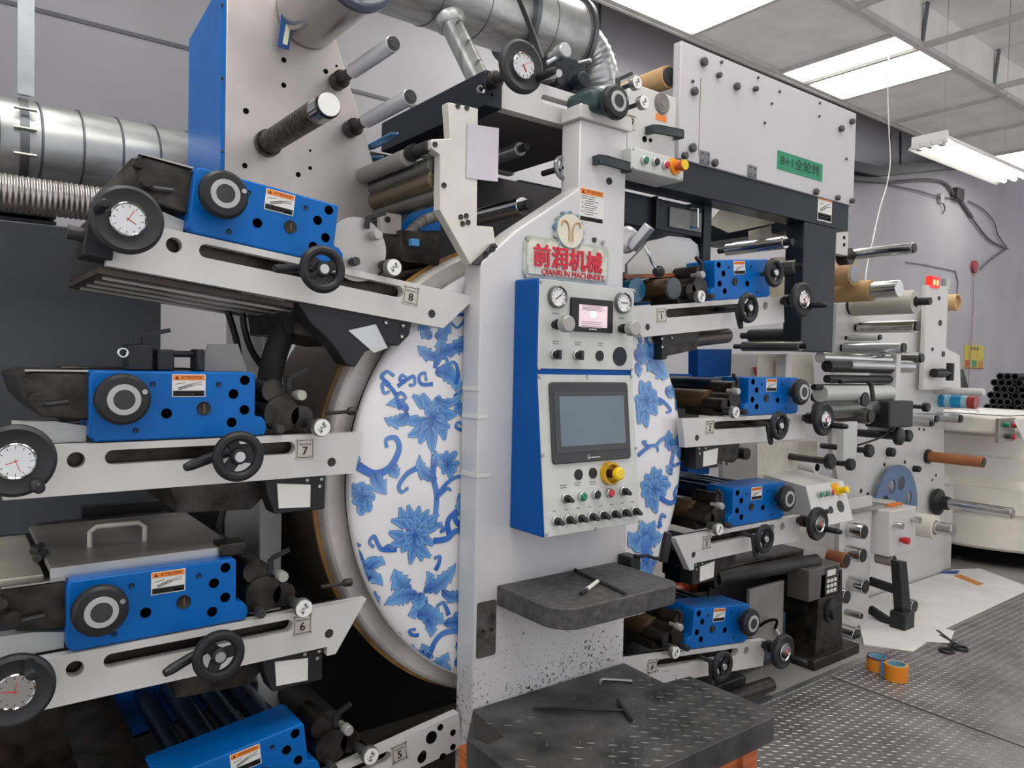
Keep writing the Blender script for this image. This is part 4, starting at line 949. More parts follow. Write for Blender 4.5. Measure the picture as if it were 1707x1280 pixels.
# ------------------------------------------------------------------ machine base behind the units
ba = thing('press_base', (1.7, 2.7, 0), 'dark iron rear frame and base of the press', 'machine base')
M().box(.35, 2.95, 2.66, 2.70, 0, .98).build('rear_frame', mat('rear_dark', (36, 35, 35), .55, var=.2), ba)
M().box(.45, 1.2, 2.02, 2.6, 0, .10).build('base_beam', DK, ba, bevel=.005)
M().box(2.0, 2.9, 2.02, 2.6, 0, .07).build('base_beam', DK, ba, bevel=.005)
M().box(-1.5, .4, 2.6, 3.25, 0, .45).build('backdrop_block', OIL, ba)  # dark block added as a backdrop over the pale floor
M().box(-.7, .45, 2.05, 2.5, 0, .12).build('timber_pad', mat('timber', (112, 78, 56), .7, var=.1), ba)
M().cyl((2.2, 1.96, .06), (2.95, 1.93, .05), .032, n=18).build('base_pipe', OIL, ba)
# ------------------------------------------------------------------ dark gantry with white cover
ga = thing('gantry', (3.0, 2.05, 1.54), 'dark navy gantry with bolted white cover panel and green sign', 'gantry')
YG = 2.0
GX0, GX1, GZ0, GZ1 = 2.318, 3.643, H + .822, H + 1.282
pn = M().box(GX0, GX1, YG, YG + .04, GZ0, GZ1).build('cover_panel', mat('cover_lilac_white', (190, 187, 191), .45, var=.03, vscale=2), ga, bevel=.004)
for u, v, r in ((1171, 104, .018), (1202, 104, .007), (1196, 126, .012), (1154, 136, .007), (1155, 153, .017), (1226, 145, .016), (1257, 149, .012), (1263, 130, .006), (1299, 153, .006), (1286, 173, .006), (1274, 205, .006), (1366, 172, .006), (1365, 194, .006), (1418, 203, .015), (1400, 215, .016), (1152, 247, .018), (1139, 260, .015), (1189, 272, .016), (1410, 265, .007), (1358, 320, .016), (1394, 330, .013), (1418, 335, .014)):
    c = at(u, v, YG)
    M().lathe(c, (0, -1, 0), [(0, r * .8), (.006, r * .8), (.006, r), (.016 if r > .01 else .004, r), (.02 if r > .01 else .005, r * .7)], n=14).build('cover_bolt' if r > .01 else 'cover_screw', mat('bolt_grey', (74, 72, 76), .45), pn)
gp_ = [at(u, v, YG) for u, v in ((1296, 249), (1371, 275), (1371, 304), (1296, 281))]
gx0, gx1, gz0, gz1 = gp_[0].x, gp_[1].x, (gp_[2].z + gp_[3].z) / 2, (gp_[0].z + gp_[1].z) / 2
gs = M().box(gx0, gx1, YG - .0015, YG, gz0, gz1).build('green_sign', mat('sign_green', (24, 132, 92), .5, var=.04), ga)
GT = mat('sign_ink_green', (10, 66, 44), .5)
m = M(); m.text('8+1全轮转', (gz1 - gz0) * .62, 0, 0, 0); w0 = max(p.x for p in m.v) - min(p.x for p in m.v)
m = M().text('8+1全轮转', (gz1 - gz0) * .62, (gx0 + gx1) / 2, YG - .002, (gz0 + gz1) / 2, sx=(gx1 - gx0) * .86 / w0).build('sign_lettering', GT, gs)
# door outline and hinges on the cover
ca, cb2 = at(1168, 130, YG), at(1164, 258, YG)
M().box(ca.x - .002, ca.x + .002, YG - .001, YG, cb2.z, ca.z).build('door_gap', mat('gap_tan', (150, 126, 116), .6), pn)
for u, v in ((1174, 263), (1253, 286)):
    c = at(u, v, YG); hg = M().box(c.x - .03, c.x + .03, YG - .006, YG, c.z - .026, c.z + .026).build('hinge', mat('hinge_grey', (120, 120, 124), .4, metal=.5), ga, bevel=.002)
    for dx in (-.018, .018):
        for dz in (-.015, .015): M().disc((c.x + dx, YG - .006, c.z + dz), .004, .002, 8).build('hinge_screw', DK, hg)
zb_ = 2.155
M().box(GX0 - .25, 3.62, YG + .01, YG + .12, zb_, GZ0).build('gantry_beam', NAVY, ga, bevel=.004)
M().box(3.235, 3.515, YG + .012, YG + .11, 1.545, zb_).build('gantry_post', NAVY, ga, bevel=.004)
M().box(GX0 - .25, 3.62, 2.7, 2.8, zb_, GZ0).build('rear_beam', NAVY, ga)
M().box(3.4, 3.5, YG + .12, 2.7, zb_, GZ0).build('cross_beam', NAVY, ga)
lp_ = at(1375, 346, YG + .01); warn_label(ga, lp_, .125, .135)
wp = M().box(at(1394, 400, 2.1).x, at(1414, 400, 2.1).x, 2.1, 2.14, at(1400, 424, 2.1).z, at(1400, 384, 2.1).z).build('end_bracket', W1, ga, bevel=.003)
for v in (396, 408):
    c = at(1407, v, 2.1); M().disc(c, .010, .002, 12).build('bolt', BKD, wp)
c = at(1418, 427, 2.12); M().cyl(c, c + Vector((0, .06, 0)), .045, n=20).build('tube_collar', OIL, ga)
c = at(1424, 424, 2.12); ye = c.x / at(1523, 412, 1).x
tb = M().cyl((c.x, 2.14, c.z), (c.x, ye, c.z), .028, n=28, bev=.002).build('delivery_tube', STP, ga)
M().cyl((c.x, ye, c.z), (c.x, ye - .006, c.z), .024, n=24).build('tube_cap', DK, tb)
# camera box hanging under the gantry
mo = thing('inspection_monitor', at(1145, 390, 2.1), 'dark inspection monitor with grey handled window under the gantry', 'monitor')
a, b = at(1116, 342, 2.1), at(1168, 388, 2.1)
M().box(a.x - .28, b.x + .015, 2.104, 2.4, b.z - .02, a.z + .02).build('monitor_body', NAVY, mo, bevel=.005)
wn = M().box(a.x, b.x, 2.096, 2.104, b.z, a.z - .005).build('window_panel', mat('window_grey', (120, 118, 116), .3, var=.12, vscale=12), mo, bevel=.002)
c0, c1 = at(1160, 348, 2.09), at(1160, 380, 2.09)
M().tube([c0 + Vector((-.03, .006, 0)), c0 + Vector((0, -.01, 0)), c1 + Vector((0, -.01, 0)), c1 + Vector((-.03, .006, 0))], .005, n=8).build('window_handle', STP, wn)
M().box(a.x - .1, a.x - .09, 2.08, 2.104, b.z - .02, a.z + .02).build('body_rib', BK, mo)
M().box(b.x + .02, b.x + .07, 2.1, 2.2, b.z - .28, a.z + .05).build('hanger_post', NAVY, mo)
# white guard plate right of the column
P = [at(u, v, 2.12) for u, v in ((1046, 440), (1070, 415), (1080, 402), (1100, 398), (1115, 393), (1150, 397), (1163, 408), (1166, 425), (1160, 442), (1120, 455), (1060, 470), (1046, 470))]
gpl = M().prism([(p.x, p.z) for p in P], 2.12, 2.135).build('guard_plate', W1); tag(gpl, 'white rounded guard plate behind the ball-ended lever', 'guard plate')
# webs of film led over rollers
wb_ = thing('film_web', (2.9, 2.4, 1.5), 'cream label film led over steel rollers under the gantry', 'film')
P = [at(u, v, 2.25) for u, v in ((1180, 372), (1203, 345), (1235, 343), (1288, 358), (1292, 372), (1215, 388))]
def sheet(P, t, name, m_, par):
    n = len(P); N = (P[1] - P[0]).cross(P[2] - P[0]).normalized() * t
    return M().add(list(P) + [p + N for p in P], [list(range(n)), [n + i for i in range(n)][::-1]] + [[i, n + i, n + (i + 1) % n, (i + 1) % n] for i in range(n)]).build(name, m_, par)
sheet(P, .003, 'film_flap', CREAM, wb_)
sheet([at(u, v, 2.3) for u, v in ((1248, 385), (1345, 362), (1345, 396), (1250, 412))], .003, 'film_flap', CREAM, wb_)
sheet([at(u, v, 2.38) for u, v in ((1285, 430), (1350, 425), (1350, 520), (1285, 525))], .003, 'film_span', mat('film_olive', (196, 184, 150), .4, var=.08), wb_)
PRINTED = mat('printed_film', (208, 202, 188), .45, var=.05, vscale=20)
sheet([at(u, v, 2.3) for u, v in ((1262, 590), (1355, 590), (1358, 640), (1262, 640))], .003, 'film_span', PRINTED, wb_)
sheet([at(u, v, 2.3) for u, v in ((1262, 740), (1330, 735), (1330, 805), (1262, 800))], .003, 'film_span', PRINTED, wb_)
sheet([at(u, v, 2.36) for u, v in ((1330, 735), (1362, 735), (1362, 800), (1330, 805))], .003, 'film_span', CREAM, wb_)
for (u0, v0, u1, v1, y, r, m_) in ((1310, 404, 1212, 417, 2.05, .030, STP), (1330, 445, 1290, 455, 2.05, .04, GREENR), (1335, 383, 1250, 395, 2.3, .03, ST), (1335, 577, 1238, 587, 2.0, .024, GREENR), (1330, 558, 1250, 562, 2.08, .032, DK), (1265, 360, 1190, 372, 2.3, .03, BK)):
    pair_roller(wb_, u0, v0, y, u1, v1, r, 'guide_roller', m_)
# white rear plates and blue housings seen between the right-hand units
rp = thing('rear_side_frame', (2.9, 2.62, 0), 'white rear side frame behind the right-hand printing units', 'machine frame')
M().prism([(at(u, v, 2.6).x, at(u, v, 2.6).z) for u, v in ((1205, 590), (1265, 590), (1265, 820), (1205, 800))], 2.6, 2.63).build('frame_plate', W1, rp)
M().prism([(at(u, v, 2.55).x, at(u, v, 2.55).z) for u, v in ((1150, 582), (1207, 582), (1205, 626), (1150, 630))], 2.5, 2.56).build('blue_guard', BLD, rp)
M().prism([(at(u, v, 2.5).x, at(u, v, 2.5).z) for u, v in ((1146, 745), (1185, 745), (1182, 790), (1146, 792))], 2.5, 2.56).build('blue_guard', BLD, rp)
for u, v in ((1203, 752), (1212, 753), (1201, 772), (1211, 773)):
    c = at(u, v, 2.6); M().disc(c, .008, .002, 10).build('bolt', DK, rp)
c = at(1240, 756, 2.3); M().lathe(c + Vector((0, .1, 0)), (0, -1, 0), [(0, .055), (.03, .055), (.03, .03), (.12, .03)], n=22).build('shaft_flange', OIL, rp)
c = at(1261, 612, 2.58); M().lathe(c, (0, 0, -1), [(0, .016), (.04, .010), (.05, .004)], n=12).build('red_lamp', REDB, rp)
# ------------------------------------------------------------------ rewinding machine on the right
YR = 2.42
rw = thing('rewinding_machine', (5.1, 2.5, 0), 'white slitting and rewinding machine full of rollers, right background', 'rewinding machine')
xa, xb = at(1395, 500, YR).x, 5.82
M().prism([(4.62, 0), (xb, 0), (5.80, .6), (5.72, 1.35), (5.36, 1.40), (5.36, 1.88), (xa, 1.86), (xa, 1.0), (4.3, .9)], YR, YR + .03).build('side_plate', W1, rw, bevel=.003)
M().box(xb - .01, xb + .2, YR + .03, YR + .9, 0, .62).build('end_plate', WG, rw)
xp0, xp1 = at(1542, 560, 2.36).x, at(1578, 560, 2.36).x
ps = M().prism([(xp0, at(1545, 650, 2.36).z), (at(1602, 650, 2.36).x, at(1602, 650, 2.36).z), (at(1600, 595, 2.36).x, at(1600, 592, 2.36).z), (xp1, at(1578, 580, 2.36).z), (xp1, at(1578, 477, 2.36).z), (xp0, at(1545, 475, 2.36).z)], 2.36, 2.39).build('roll_post', W1, rw, bevel=.003)
c = at(1560, 472, 2.35); ld = M().box(c.x - .06, c.x + .06, 2.35, 2.39, c.z - .03, c.z + .045).build('counter_display', mat('led_red', (220, 40, 26), .4, emit=.8), rw)
M().box(c.x - .035, c.x - .012, 2.348, 2.35, c.z - .012, c.z + .02).box(c.x + .012, c.x + .035, 2.348, 2.35, c.z - .012, c.z + .02).build('display_digits', mat('led_amber', (255, 190, 110), .4, emit=1.5), ld)
for u, v, r in ((1565, 497, .014), (1567, 538, .02), (1554, 582, .012), (1572, 590, .02)):
    c = at(u, v, 2.36); M().disc(c, r, .006, 12).build('bolt', BK, ps)
c = at(1575, 622, 2.3); M().lathe(c + Vector((-.12, .02, 0)), (1, -.1, 0), [(0, .03), (.12, .032), (.14, .025), (.2, .02)], n=16).cyl(c + Vector((.08, .0, -.05)), c + Vector((.08, 0, .07)), .025, n=12).build('post_clamp', BK, ps)
# rolls of material; each can be lifted off its shaft
def proll(name, u0, v0, u1, v1, yfar, r, m_, label, cat, end=None, core=None, group='rolls on the rewinding machine'):
    """u1,v1 = far end on the depth plane yfar; u0,v0 = near end"""
    c = at(u1, v1, yfar); yn = c.x / at(u0, v0, 1).x
    t = thing(name, (c.x, (yfar + yn) / 2, c.z - r), label, cat, group)
    if core: M().lathe((c.x, yfar, c.z), (0, yn - yfar, 0), [(0, r), (abs(yfar - yn), r), (abs(yfar - yn), core), (abs(yfar - yn) - .02, core)], n=36).build('wound_film', m_, t)
    else: M().cyl((c.x, yfar, c.z), (c.x, yn, c.z), r, n=32).build('wound_film', m_, t)
    if end: M().cyl((c.x, yn, c.z), (c.x, yn - .004, c.z), (core or r * .8), n=28).build('core_end', end, t)
    return t, c, yn
t_, c, yn = proll('paper_roll', 1424, 455, 1385, 459, 2.35, .066, CARD, 'kraft brown roll sticking out behind the dark gantry post', 'paper roll', end=mat('core_grey', (150, 150, 158), .4), core=.052)
t_, c, yn = proll('paper_roll', 1455, 480, 1390, 488, 2.4, .060, CARD, 'kraft brown roll on a chrome shaft under the steel tube', 'paper roll')
M().cyl((c.x, yn, c.z), (c.x, c.x / at(1500, 475, 1).x, c.z), .048, n=32, bev=.003).build('chrome_shaft', STP, t_)
t_, c, yn = proll('film_roll', 1527, 500, 1424, 508, 2.40, .068, mat('grey_film', (176, 174, 162), .45, var=.04), 'big grey-beige film roll with dark axle beside the roll post', 'film roll', core=.03)
M().cyl((c.x, yn + .05, c.z), (c.x, yn - .08, c.z), .022, n=16).build('roll_axle', BK, t_); M().cyl((c.x, 2.36, c.z), (c.x, 2.42, c.z), .06, n=22).build('roll_chuck', BK, t_)
t_, c, yn = proll('cardboard_tube', 1597, 503, 1572, 505, 2.5, .060, mat('tube_tan', (206, 170, 122), .6), 'tan cardboard tube sticking out right of the roll post', 'cardboard tube', core=.05)
t_, c, yn = proll('film_roll', 1640, 770, 1550, 761, 2.40, .036, CARD2, 'slim reddish brown roll on the rewinder pointing right', 'film roll', end=BK, core=.030)
M().cyl((c.x, 2.42, c.z), (c.x, 2.40, c.z), .05, n=20).build('roll_flange', BK, t_)
t_, c, yn = proll('film_roll', 1560, 876, 1492, 867, 2.38, .075, mat('white_film', (222, 216, 202), .45, var=.03), 'white film roll on a chrome shaft below the blue disc', 'film roll', core=.045)
M().cyl((c.x, yn + .03, c.z), (c.x, c.x / at(1590, 880, 1).x, c.z), .040, n=30, bev=.003).build('chrome_shaft', STP, t_)
t_, c, yn = proll('film_roll', 1362, 778, 1332, 775, 2.35, .038, PAP, 'small white paper roll above the sloping button console', 'film roll', end=BKD, core=.02)
# long bare shaft with flange
c = at(1560, 836, 2.40); fs_ = M().lathe(c, (0, -1, 0), [(0, .09), (.01, .095), (.03, .09), (.05, .05), (.09, .045)], n=34).build('shaft_flange', BK, rw)
yn = c.x / at(1688, 858, 1).x; M().cyl((c.x, 2.32, c.z), (c.x, yn, c.z), .036, n=30, bev=.003).build('bare_shaft', STP, rw)
M().cyl((c.x, yn, c.z), (c.x, yn - .004, c.z), .030, n=26).build('shaft_end', GREYR, rw)
# idle rollers
for (u0, v0, u1, v1, yf, r, m_, cp) in ((1527, 543, 1432, 546, 2.40, .036, STP, BK), (1505, 577, 1408, 580, 2.40, .034, ALU, BK), (1535, 593, 1470, 596, 2.40, .034, GREENR, BK), (1560, 700, 1520, 695, 2.4, .03, STP, BK), (1552, 705, 1520, 702, 2.4, .032, ALU, BK), (1600, 700, 1560, 695, 2.4, .032, ALU, BK), (1440, 658, 1372, 662, 2.36, .05, GREYR, BK), (1450, 685, 1372, 688, 2.36, .045, GREENR, BK), (1465, 562, 1415, 563, 2.40, .02, WG, BK)):
    pair_c = at(u1, v1, yf); yn = pair_c.x / at(u0, v0, 1).x
    ro = M().cyl((pair_c.x, yf, pair_c.z), (pair_c.x, yn, pair_c.z), r, n=26, bev=.002).build('idler_roller', m_, rw)
    M().cyl((pair_c.x, yn, pair_c.z), (pair_c.x, yn - .012, pair_c.z), r * .8, n=20).build('roller_cap', cp, ro)
    M().cyl((pair_c.x, YR, pair_c.z), (pair_c.x, yf - .01, pair_c.z), r * .6, n=14).build('roller_axle', BK, ro)
# die station: dark rollers between two cheek plates
ds = thing('die_station', at(1440, 700, 2.2), 'dark die-cutting station with stacked rollers and clamp lever', 'die station')
for k, (u, v, r, m_) in enumerate(((1430, 598, .03, STP), (1440, 612, .032, BK), (1470, 610, .036, ALU), (1440, 632, .022, BK), (1430, 655, .045, mat('web_white', (200, 202, 198), .35, var=.05)), (1430, 680, .05, GREENR), (1420, 645, .016, BK))):
    c = at(u, v, 2.16); M().cyl((c.x - .38, 2.16, c.z), (c.x + .34, 2.16, c.z), r, n=22).build('station_roller', m_, ds)
for u, wd_ in ((1352, .03), (1505, .025)):
    a, b = at(u, 590, 2.1), at(u, 730, 2.1); M().box(a.x - wd_, a.x + wd_, 2.12 if u > 1400 else 2.22, 2.28, b.z, a.z).build('cheek_plate', W1, ds, bevel=.004)
M().box(at(1472, 660, 2.1).x, at(1512, 660, 2.1).x, 2.06, 2.2, at(1490, 712, 2.1).z, at(1490, 668, 2.1).z).build('gear_box', BK, ds, bevel=.008)
p0, p1 = at(1445, 634, 2.05), at(1456, 668, 2.02)
M().tube([at(1400, 636, 2.06), p0, p0 + Vector((.03, -.01, -.03)), p1], .012, n=10).build('clamp_lever', BK, ds)
for u, v, r in ((1505, 728, .05), (1520, 727, .035), (1455, 752, .036), (1424, 775, .032), (1390, 770, .04), (1550, 679, .028)):
    c = at(u, v, 2.05); k_ = M().lathe(c + Vector((0, .04, 0)), (0, -1, 0), [(0, r * .8), (.006, r), (.030, r), (.036, r * .8)], n=24).build('hand_knob', BK, ds)
    M().cyl(c + Vector((0, .04, 0)), c + Vector((0, .30, 0)), r * .45, n=14).build('knob_shaft', DK, k_)
a, b = at(1408, 704, 2.08), at(1428, 765, 2.08); M().box(a.x, b.x, 2.08, 2.12, b.z, a.z).build('tension_arm', WG, ds, bevel=.004)
M().tube([at(1430, 742, 2.1), at(1470, 728, 2.1), at(1490, 710, 2.1), at(1502, 690, 2.1)], .006, n=6, smooth=4).build('cable', BK, ds)
# lever with two pressure rollers, table film
# blue disc with holes
YBd = 2.37; c = at(1495, 847, YBd); R = .285
M().prism(circ(c.x, c.z, R, 56), YBd, YBd + .012, [circ(c.x + R * .58 * cos(radians(a)), c.z + R * .58 * sin(radians(a)), R * .17, 18) for a in (72, 117, 162, 18, -27, -72, -117, -162)]).build('blue_disc', mat('disc_blue', (92, 116, 152), .5, var=.03), rw)
for u, v, r in ((1435, 818, .014), (1446, 824, .014), (1474, 774, .012), (1508, 770, .012), (1532, 715, .01), (1540, 716, .01), (1523, 781, .022), (1480, 753, .03), (1535, 780, .008), (1560, 792, .01), (1554, 800, .008)):
    c = at(u, v, YR); M().lathe(c, (0, -1, 0), [(0, r), (.004 if r < .02 else .04, r), (.005 if r < .02 else .045, r * .7)], n=12).build('bolt', BK, rw)
# sloping button console
co = thing('button_console', at(1390, 880, 2.1), 'white sloping button console with green, red and yellow buttons', 'button console')
q = [at(u, v, 2.02) for u, v in ((1366, 812), (1416, 806), (1424, 862), (1376, 870))]
m = M(); x0, x1 = 3.40, 3.75; zc0, zc1 = at(1400, 870, 2.02).z, at(1400, 806, 2.02).z
sec = [(2.0, zc0), (2.06, zc1), (2.32, zc1 + .03), (2.32, zc0)]
m.add([(x, a, b) for x in (x0, x1) for a, b in sec], [[0, 1, 2, 3][::-1], [4, 5, 6, 7]] + [[i, (i + 1) % 4, 4 + (i + 1) % 4, 4 + i] for i in range(4)]); m.build('console_body', W1, co, bevel=.004)
tc_ = math.atan2(.06, zc1 - zc0); TC = Matrix.Translation((0, 2.0, zc0)) @ Matrix.Rotation(-tc_, 4, 'X'); hc = hypot(.06, zc1 - zc0)
for k, m_ in enumerate((GRN, GRN, REDB)): button(TC, Vector((x0 + .09 + .055 * k, 0, hc * .76)), co, m_, .016)
lath(TC, Vector((x0 + .275, 0, hc * .78)), [(0, .026), (.01, .026), (.01, .015), (.04, .015), (.04, .02), (.052, .018)], 'stop_button', YEL, co)
flat(TC, x0 + .22, x0 + .29, hc * .80, hc * .98, 0, .001, 'stop_label', mat('stop_label_yellow', (240, 170, 20), .5), co)
selector(TC, Vector((x0 + .10, 0, hc * .34)), co, .5); lath(TC, Vector((x0 + .165, 0, hc * .36)), [(0, .018), (.004, .018)], 'blanking_plug', BK, co); lath(TC, Vector((x0 + .26, 0, hc * .40)), [(0, .030), (.003, .030)], 'round_cover', DK, co)
# white drawer box with knobs and glue bottles on top
db = thing('glue_box', at(1480, 925, 2.2), 'white box with steel knobs on its end, below the blue disc', 'box')
a, b = at(1482, 872, 2.1), at(1523, 930, 2.1)
M().box(4.30, 4.62, 2.08, 2.4, H - 1.06, H - .80).build('box_body', W1, db, bevel=.004)
for dx, dz in ((.25, .18), (.33, .085), (.46, .19)): M().lathe((4.10 + dx, 2.08, H - 1.06 + dz), (0, -1, 0), [(0, .012), (.02, .012), (.02, .02), (.05, .02)], n=14).build('box_knob', STP if dx != .33 else REDB, db)
for k in range(3):
    bt = thing('glue_tube', (4.44 + .05 * k, 2.2, H - .80), ('left', 'middle', 'right')[k] + ' orange-capped glue tube lying on the white knob box', 'glue tube', 'glue tubes on the knob box')
    M().cyl((4.40 + .05 * k, 2.32, H - .785), (4.42 + .05 * k, 2.16, H - .785), .014, n=12).build('tube_body', WG, bt)
    M().cyl((4.42 + .05 * k, 2.16, H - .785), (4.424 + .05 * k, 2.12, H - .785), .008, n=12).build('tube_cap', ORG, bt)
M().box(4.05, 4.40, 2.15, 2.32, H - .80, H - .775).build('steel_ruler_tray', ST, db)
# stub rollers low on the machine, black swing bracket
for k, (u0, v0, l, r, m_) in enumerate(((1441, 887, .12, .042, STP), (1439, 926, .12, .042, STP), (1411, 935, .14, .042, CARD2), (1443, 978, .1, .042, STP), (1412, 995, .1, .040, STP), (1428, 1059, .1, .042, STP), (1525, 1011, .12, .040, STP), (1436, 1027, .12, .018, ST), (1490, 935, .2, .034, GREYR))):
    c = at(u0, v0, 2.08); o = M().cyl(c, (c.x, 2.18, c.z), r, n=26, bev=.002).build('stub_roller', m_, rw); M().cyl(c, c - Vector((0, .003, 0)), r * .84, n=22).build('roller_cap', BK, o)
br = thing('swing_bracket', at(1515, 1060, 2.03), 'black cast swing bracket standing on the floor before the rewinder', 'bracket')
pf_ = [at(u, v, 2.03) for u, v in ((1490, 934), (1503, 934), (1512, 1055), (1497, 1056))]
M().prism([(p.x, max(p.z, .0)) for p in pf_], 2.0, 2.05).build('bracket_upright', BK, br, bevel=.004)
p = atz(1516, 1052, 0); M().box(p.x - .05, p.x + .07, 1.97, 2.06, 0.0, .105).build('bracket_foot', BK, br, bevel=.01)
for v0, v1 in ((968, 972), (1015, 1035)):
    M().bar(at(1450, v0, 2.2), at(1497, v1 + 12, 2.03), .03, .045).build('bracket_arm', BK, br)
# ------------------------------------------------------------------ dark cutting head with keypad
ch = thing('cutting_head', (3.25, 2.2, 0), 'dark cast cutting head with keypad, low on the right', 'cutting head')
M().prism([(3.42, 0), (3.70, 0), (3.68, .10), (3.66, .45), (3.46, .45), (3.44, .10)], 2.0, 2.3).build('head_column', OIL, ch, bevel=.006)
M().box(3.36, 3.78, 1.96, 2.4, 0, .05).build('head_foot', OIL, ch, bevel=.005)
M().box(2.86, 3.6, 2.18, 2.5, .43, .52).build('head_beam', OIL, ch, bevel=.006)
M().box(2.88, 3.35, 2.22, 2.5, .10, .43).build('head_body', BK, ch, bevel=.006)
M().lathe((3.56, 2.0, .25), (0, -1, 0), [(0, .06), (.01, .06), (.014, .04), (.03, .035)], n=22).build('head_hub', BK, ch)
M().box(3.02, 3.30, 2.10, 2.115, .14, .42).build('clear_guard', mat('guard_clear', (170, 168, 164), .25, alpha=.6), ch)
M().box(3.02, 3.36, 2.12, 2.25, .03, .25).build('motor_box', mat('motor_blue_grey', (58, 72, 86), .45), ch, bevel=.008)
M().tube([(3.06, 2.10, .22), (3.12, 2.07, .26), (3.2, 2.07, .25), (3.22, 2.09, .2)], .007, n=8, smooth=4).build('motor_cable', BKD, ch)
M().bar((3.22, 2.09, .20), (3.30, 2.08, .10), .02, .008).build('cable_tag', PAP, ch)
M().cyl((2.9, 2.2, .47), (3.5, 2.05, .50), .035, n=20).cyl((2.7, 2.3, .56), (3.4, 2.25, .58), .03, n=20).build('head_roller', DK, ch)
a, b = at(1379, 945, 1.99), at(1399, 990, 1.99)
kp = M().box(a.x - .14, b.x + .02, 2.0, 2.12, b.z, a.z).build('keypad_box', mat('keypad_grey', (92, 88, 86), .45), ch, bevel=.004)
M().box(a.x, b.x, 1.996, 2.0, b.z + .01, a.z - .01).build('keypad_face', mat('keypad_dark', (50, 46, 50), .4), kp)
M().box(a.x + .012, b.x - .035, 1.993, 1.996, b.z + .105, a.z - .022).build('keypad_display', PAP, kp)
for i in range(3):
    for j in range(3): M().box(a.x + .012 + .032 * i, a.x + .034 + .032 * i, 1.993, 1.996, b.z + .02 + .026 * j, b.z + .036 + .026 * j).build('key', PAP, kp)
m = M().cyl((2.95, 2.3, .52), (2.95, 2.3, .57), .03, n=16); m.build('head_cup', ST, ch)

M().box(at(1396, 1000, 2.17).x, at(1452, 900, 2.17).x, 2.17, 2.20, .0, .74).build('lower_plate', W1, rw, bevel=.003)

# inked parts of units 4 and 1
a, b = at(1105, 990, 2.25), at(1190, 990, 2.25)
ip = M().box(a.x - U['4'].location.x, b.x - U['4'].location.x, .33, .52, .10, .125); ip.build('ink_pan', OIL, U['4'])
m = M(); m.tube([(a.x - U['4'].location.x + .02, .40, .135), (a.x - U['4'].location.x + .12, .38, .14), (b.x - U['4'].location.x - .03, .42, .133)], .022, n=10, smooth=4); m.build('ink_film', mat('ink_orange', (200, 84, 30), .25, var=.3, vscale=20, coat=.5), U['4'])
c = U['1'].matrix_basis.inverted() @ at(1062, 483, 1.96)
M().cyl(c, c + Vector((0, .3, 0)), .045, n=26).build('inked_roller', mat('ink_teal', (20, 96, 130), .25, var=.2, coat=.4), U['1'])
M().box(c.x - .02, c.x + .26, .10, .16, c.z + .045, c.z + .060).build('ink_ledge', mat('ink_rust', (150, 78, 40), .4, var=.2), U['1'])
M().lathe(U['1'].matrix_basis.inverted() @ at(1120, 481, 1.9), (0, -1, 0), [(0, .040), (.012, .040), (.014, .034)], n=28).build('gear_cover', mat('cover_slate', (74, 78, 82), .45), U['1'])
# ------------------------------------------------------------------ blue flower print on the drum cover
CDK, CMD, CLT = lin((14, 48, 124)), lin((4, 92, 188)), lin((138, 198, 240))
WS = [1.]
PRINT = mat('cobalt_print', (20, 100, 190), .2, attr=True, coat=.5)
LAY = [0]
def disc_pt(u, v): p = at(u, v, YD + .006); return Vector((p.x - XC0, p.z - ZD))
def put(m, pts, faces, cols):
    """2-D points on the disc -> laid on the domed cover"""
    LAY[0] += 1; off = .0010 + .000004 * LAY[0]; k = len(m.v)
    for p, c in zip(pts, cols):
        r = p.length
        if r > RD - .006: p = p * ((RD - .006) / r); r = RD - .006
        m.v.append(Vector((XC0 + p.x, cov_y(r) - off, ZD + p.y))); m.c.append(c)
    m.f += [[i + k for i in f] for f in faces]
def newp(): m = M(); m.c = []; return m
def mixc(a, b, t): return tuple(x + (y - x) * t for x, y in zip(a, b))
def sp2(P, k=6): return [Vector((q.x, q.y)) for q in spline([Vector((p.x, p.y, 0)) for p in P], k)]
def ribbon(m, S, W, cA, cB, edge=None, grow=0.):
    n = len(S); pts = []; cols = []; fs = []
    for i, p in enumerate(S):
        d = (S[min(i + 1, n - 1)] - S[max(i - 1, 0)]); d = d.normalized() if d.length > 1e-9 else Vector((1, 0)); nn = Vector((-d.y, d.x))
        w_ = W(i / (n - 1)); a, b = w_ if isinstance(w_, tuple) else (w_, w_)
        pts += [p + nn * (a + grow), p, p - nn * (b + grow)]
        c = mixc(cA, cB, i / (n - 1)); e = edge(i / (n - 1)) if callable(edge) else edge if edge else c; cols += [e, c, e]
    for i in range(n - 1):
        k = 3 * i; fs += [(k, k + 1, k + 4, k + 3), (k + 1, k + 2, k + 5, k + 4)]
    put(m, pts, [f[::-1] for f in fs], cols)
PXW = .0014
def scroll(pts, w0=3., w1=1.2, curl=True, m=None, off=(0, 0), sc=1.):
    """tapering stem, photograph pixels; ends in a small knob"""
    own = m is None; m = m or newp()
    S = sp2([disc_pt(off[0] + p[0] * sc, off[1] + p[1] * sc) for p in pts], 7)
    W = lambda t: (w0 + (w1 - w0) * t) * PXW * 1.25 * (1 + (WS[0] - 1) * .6)
    ribbon(m, S, W, CDK, CDK, grow=.0009); ribbon(m, S, W, CMD, mixc(CMD, CLT, .4))
    if curl:
        c = S[-1]; r = w1 * PXW * 1.9
        for rr, cc in ((r + .0009, CDK), (r, mixc(CMD, CLT, .3))):
            put(m, [c + Vector((rr * cos(q * pi / 5), rr * sin(q * pi / 5))) for q in range(10)], [list(range(10))], [cc] * 10)
    if own: m.build('printed_scroll', PRINT, dr)
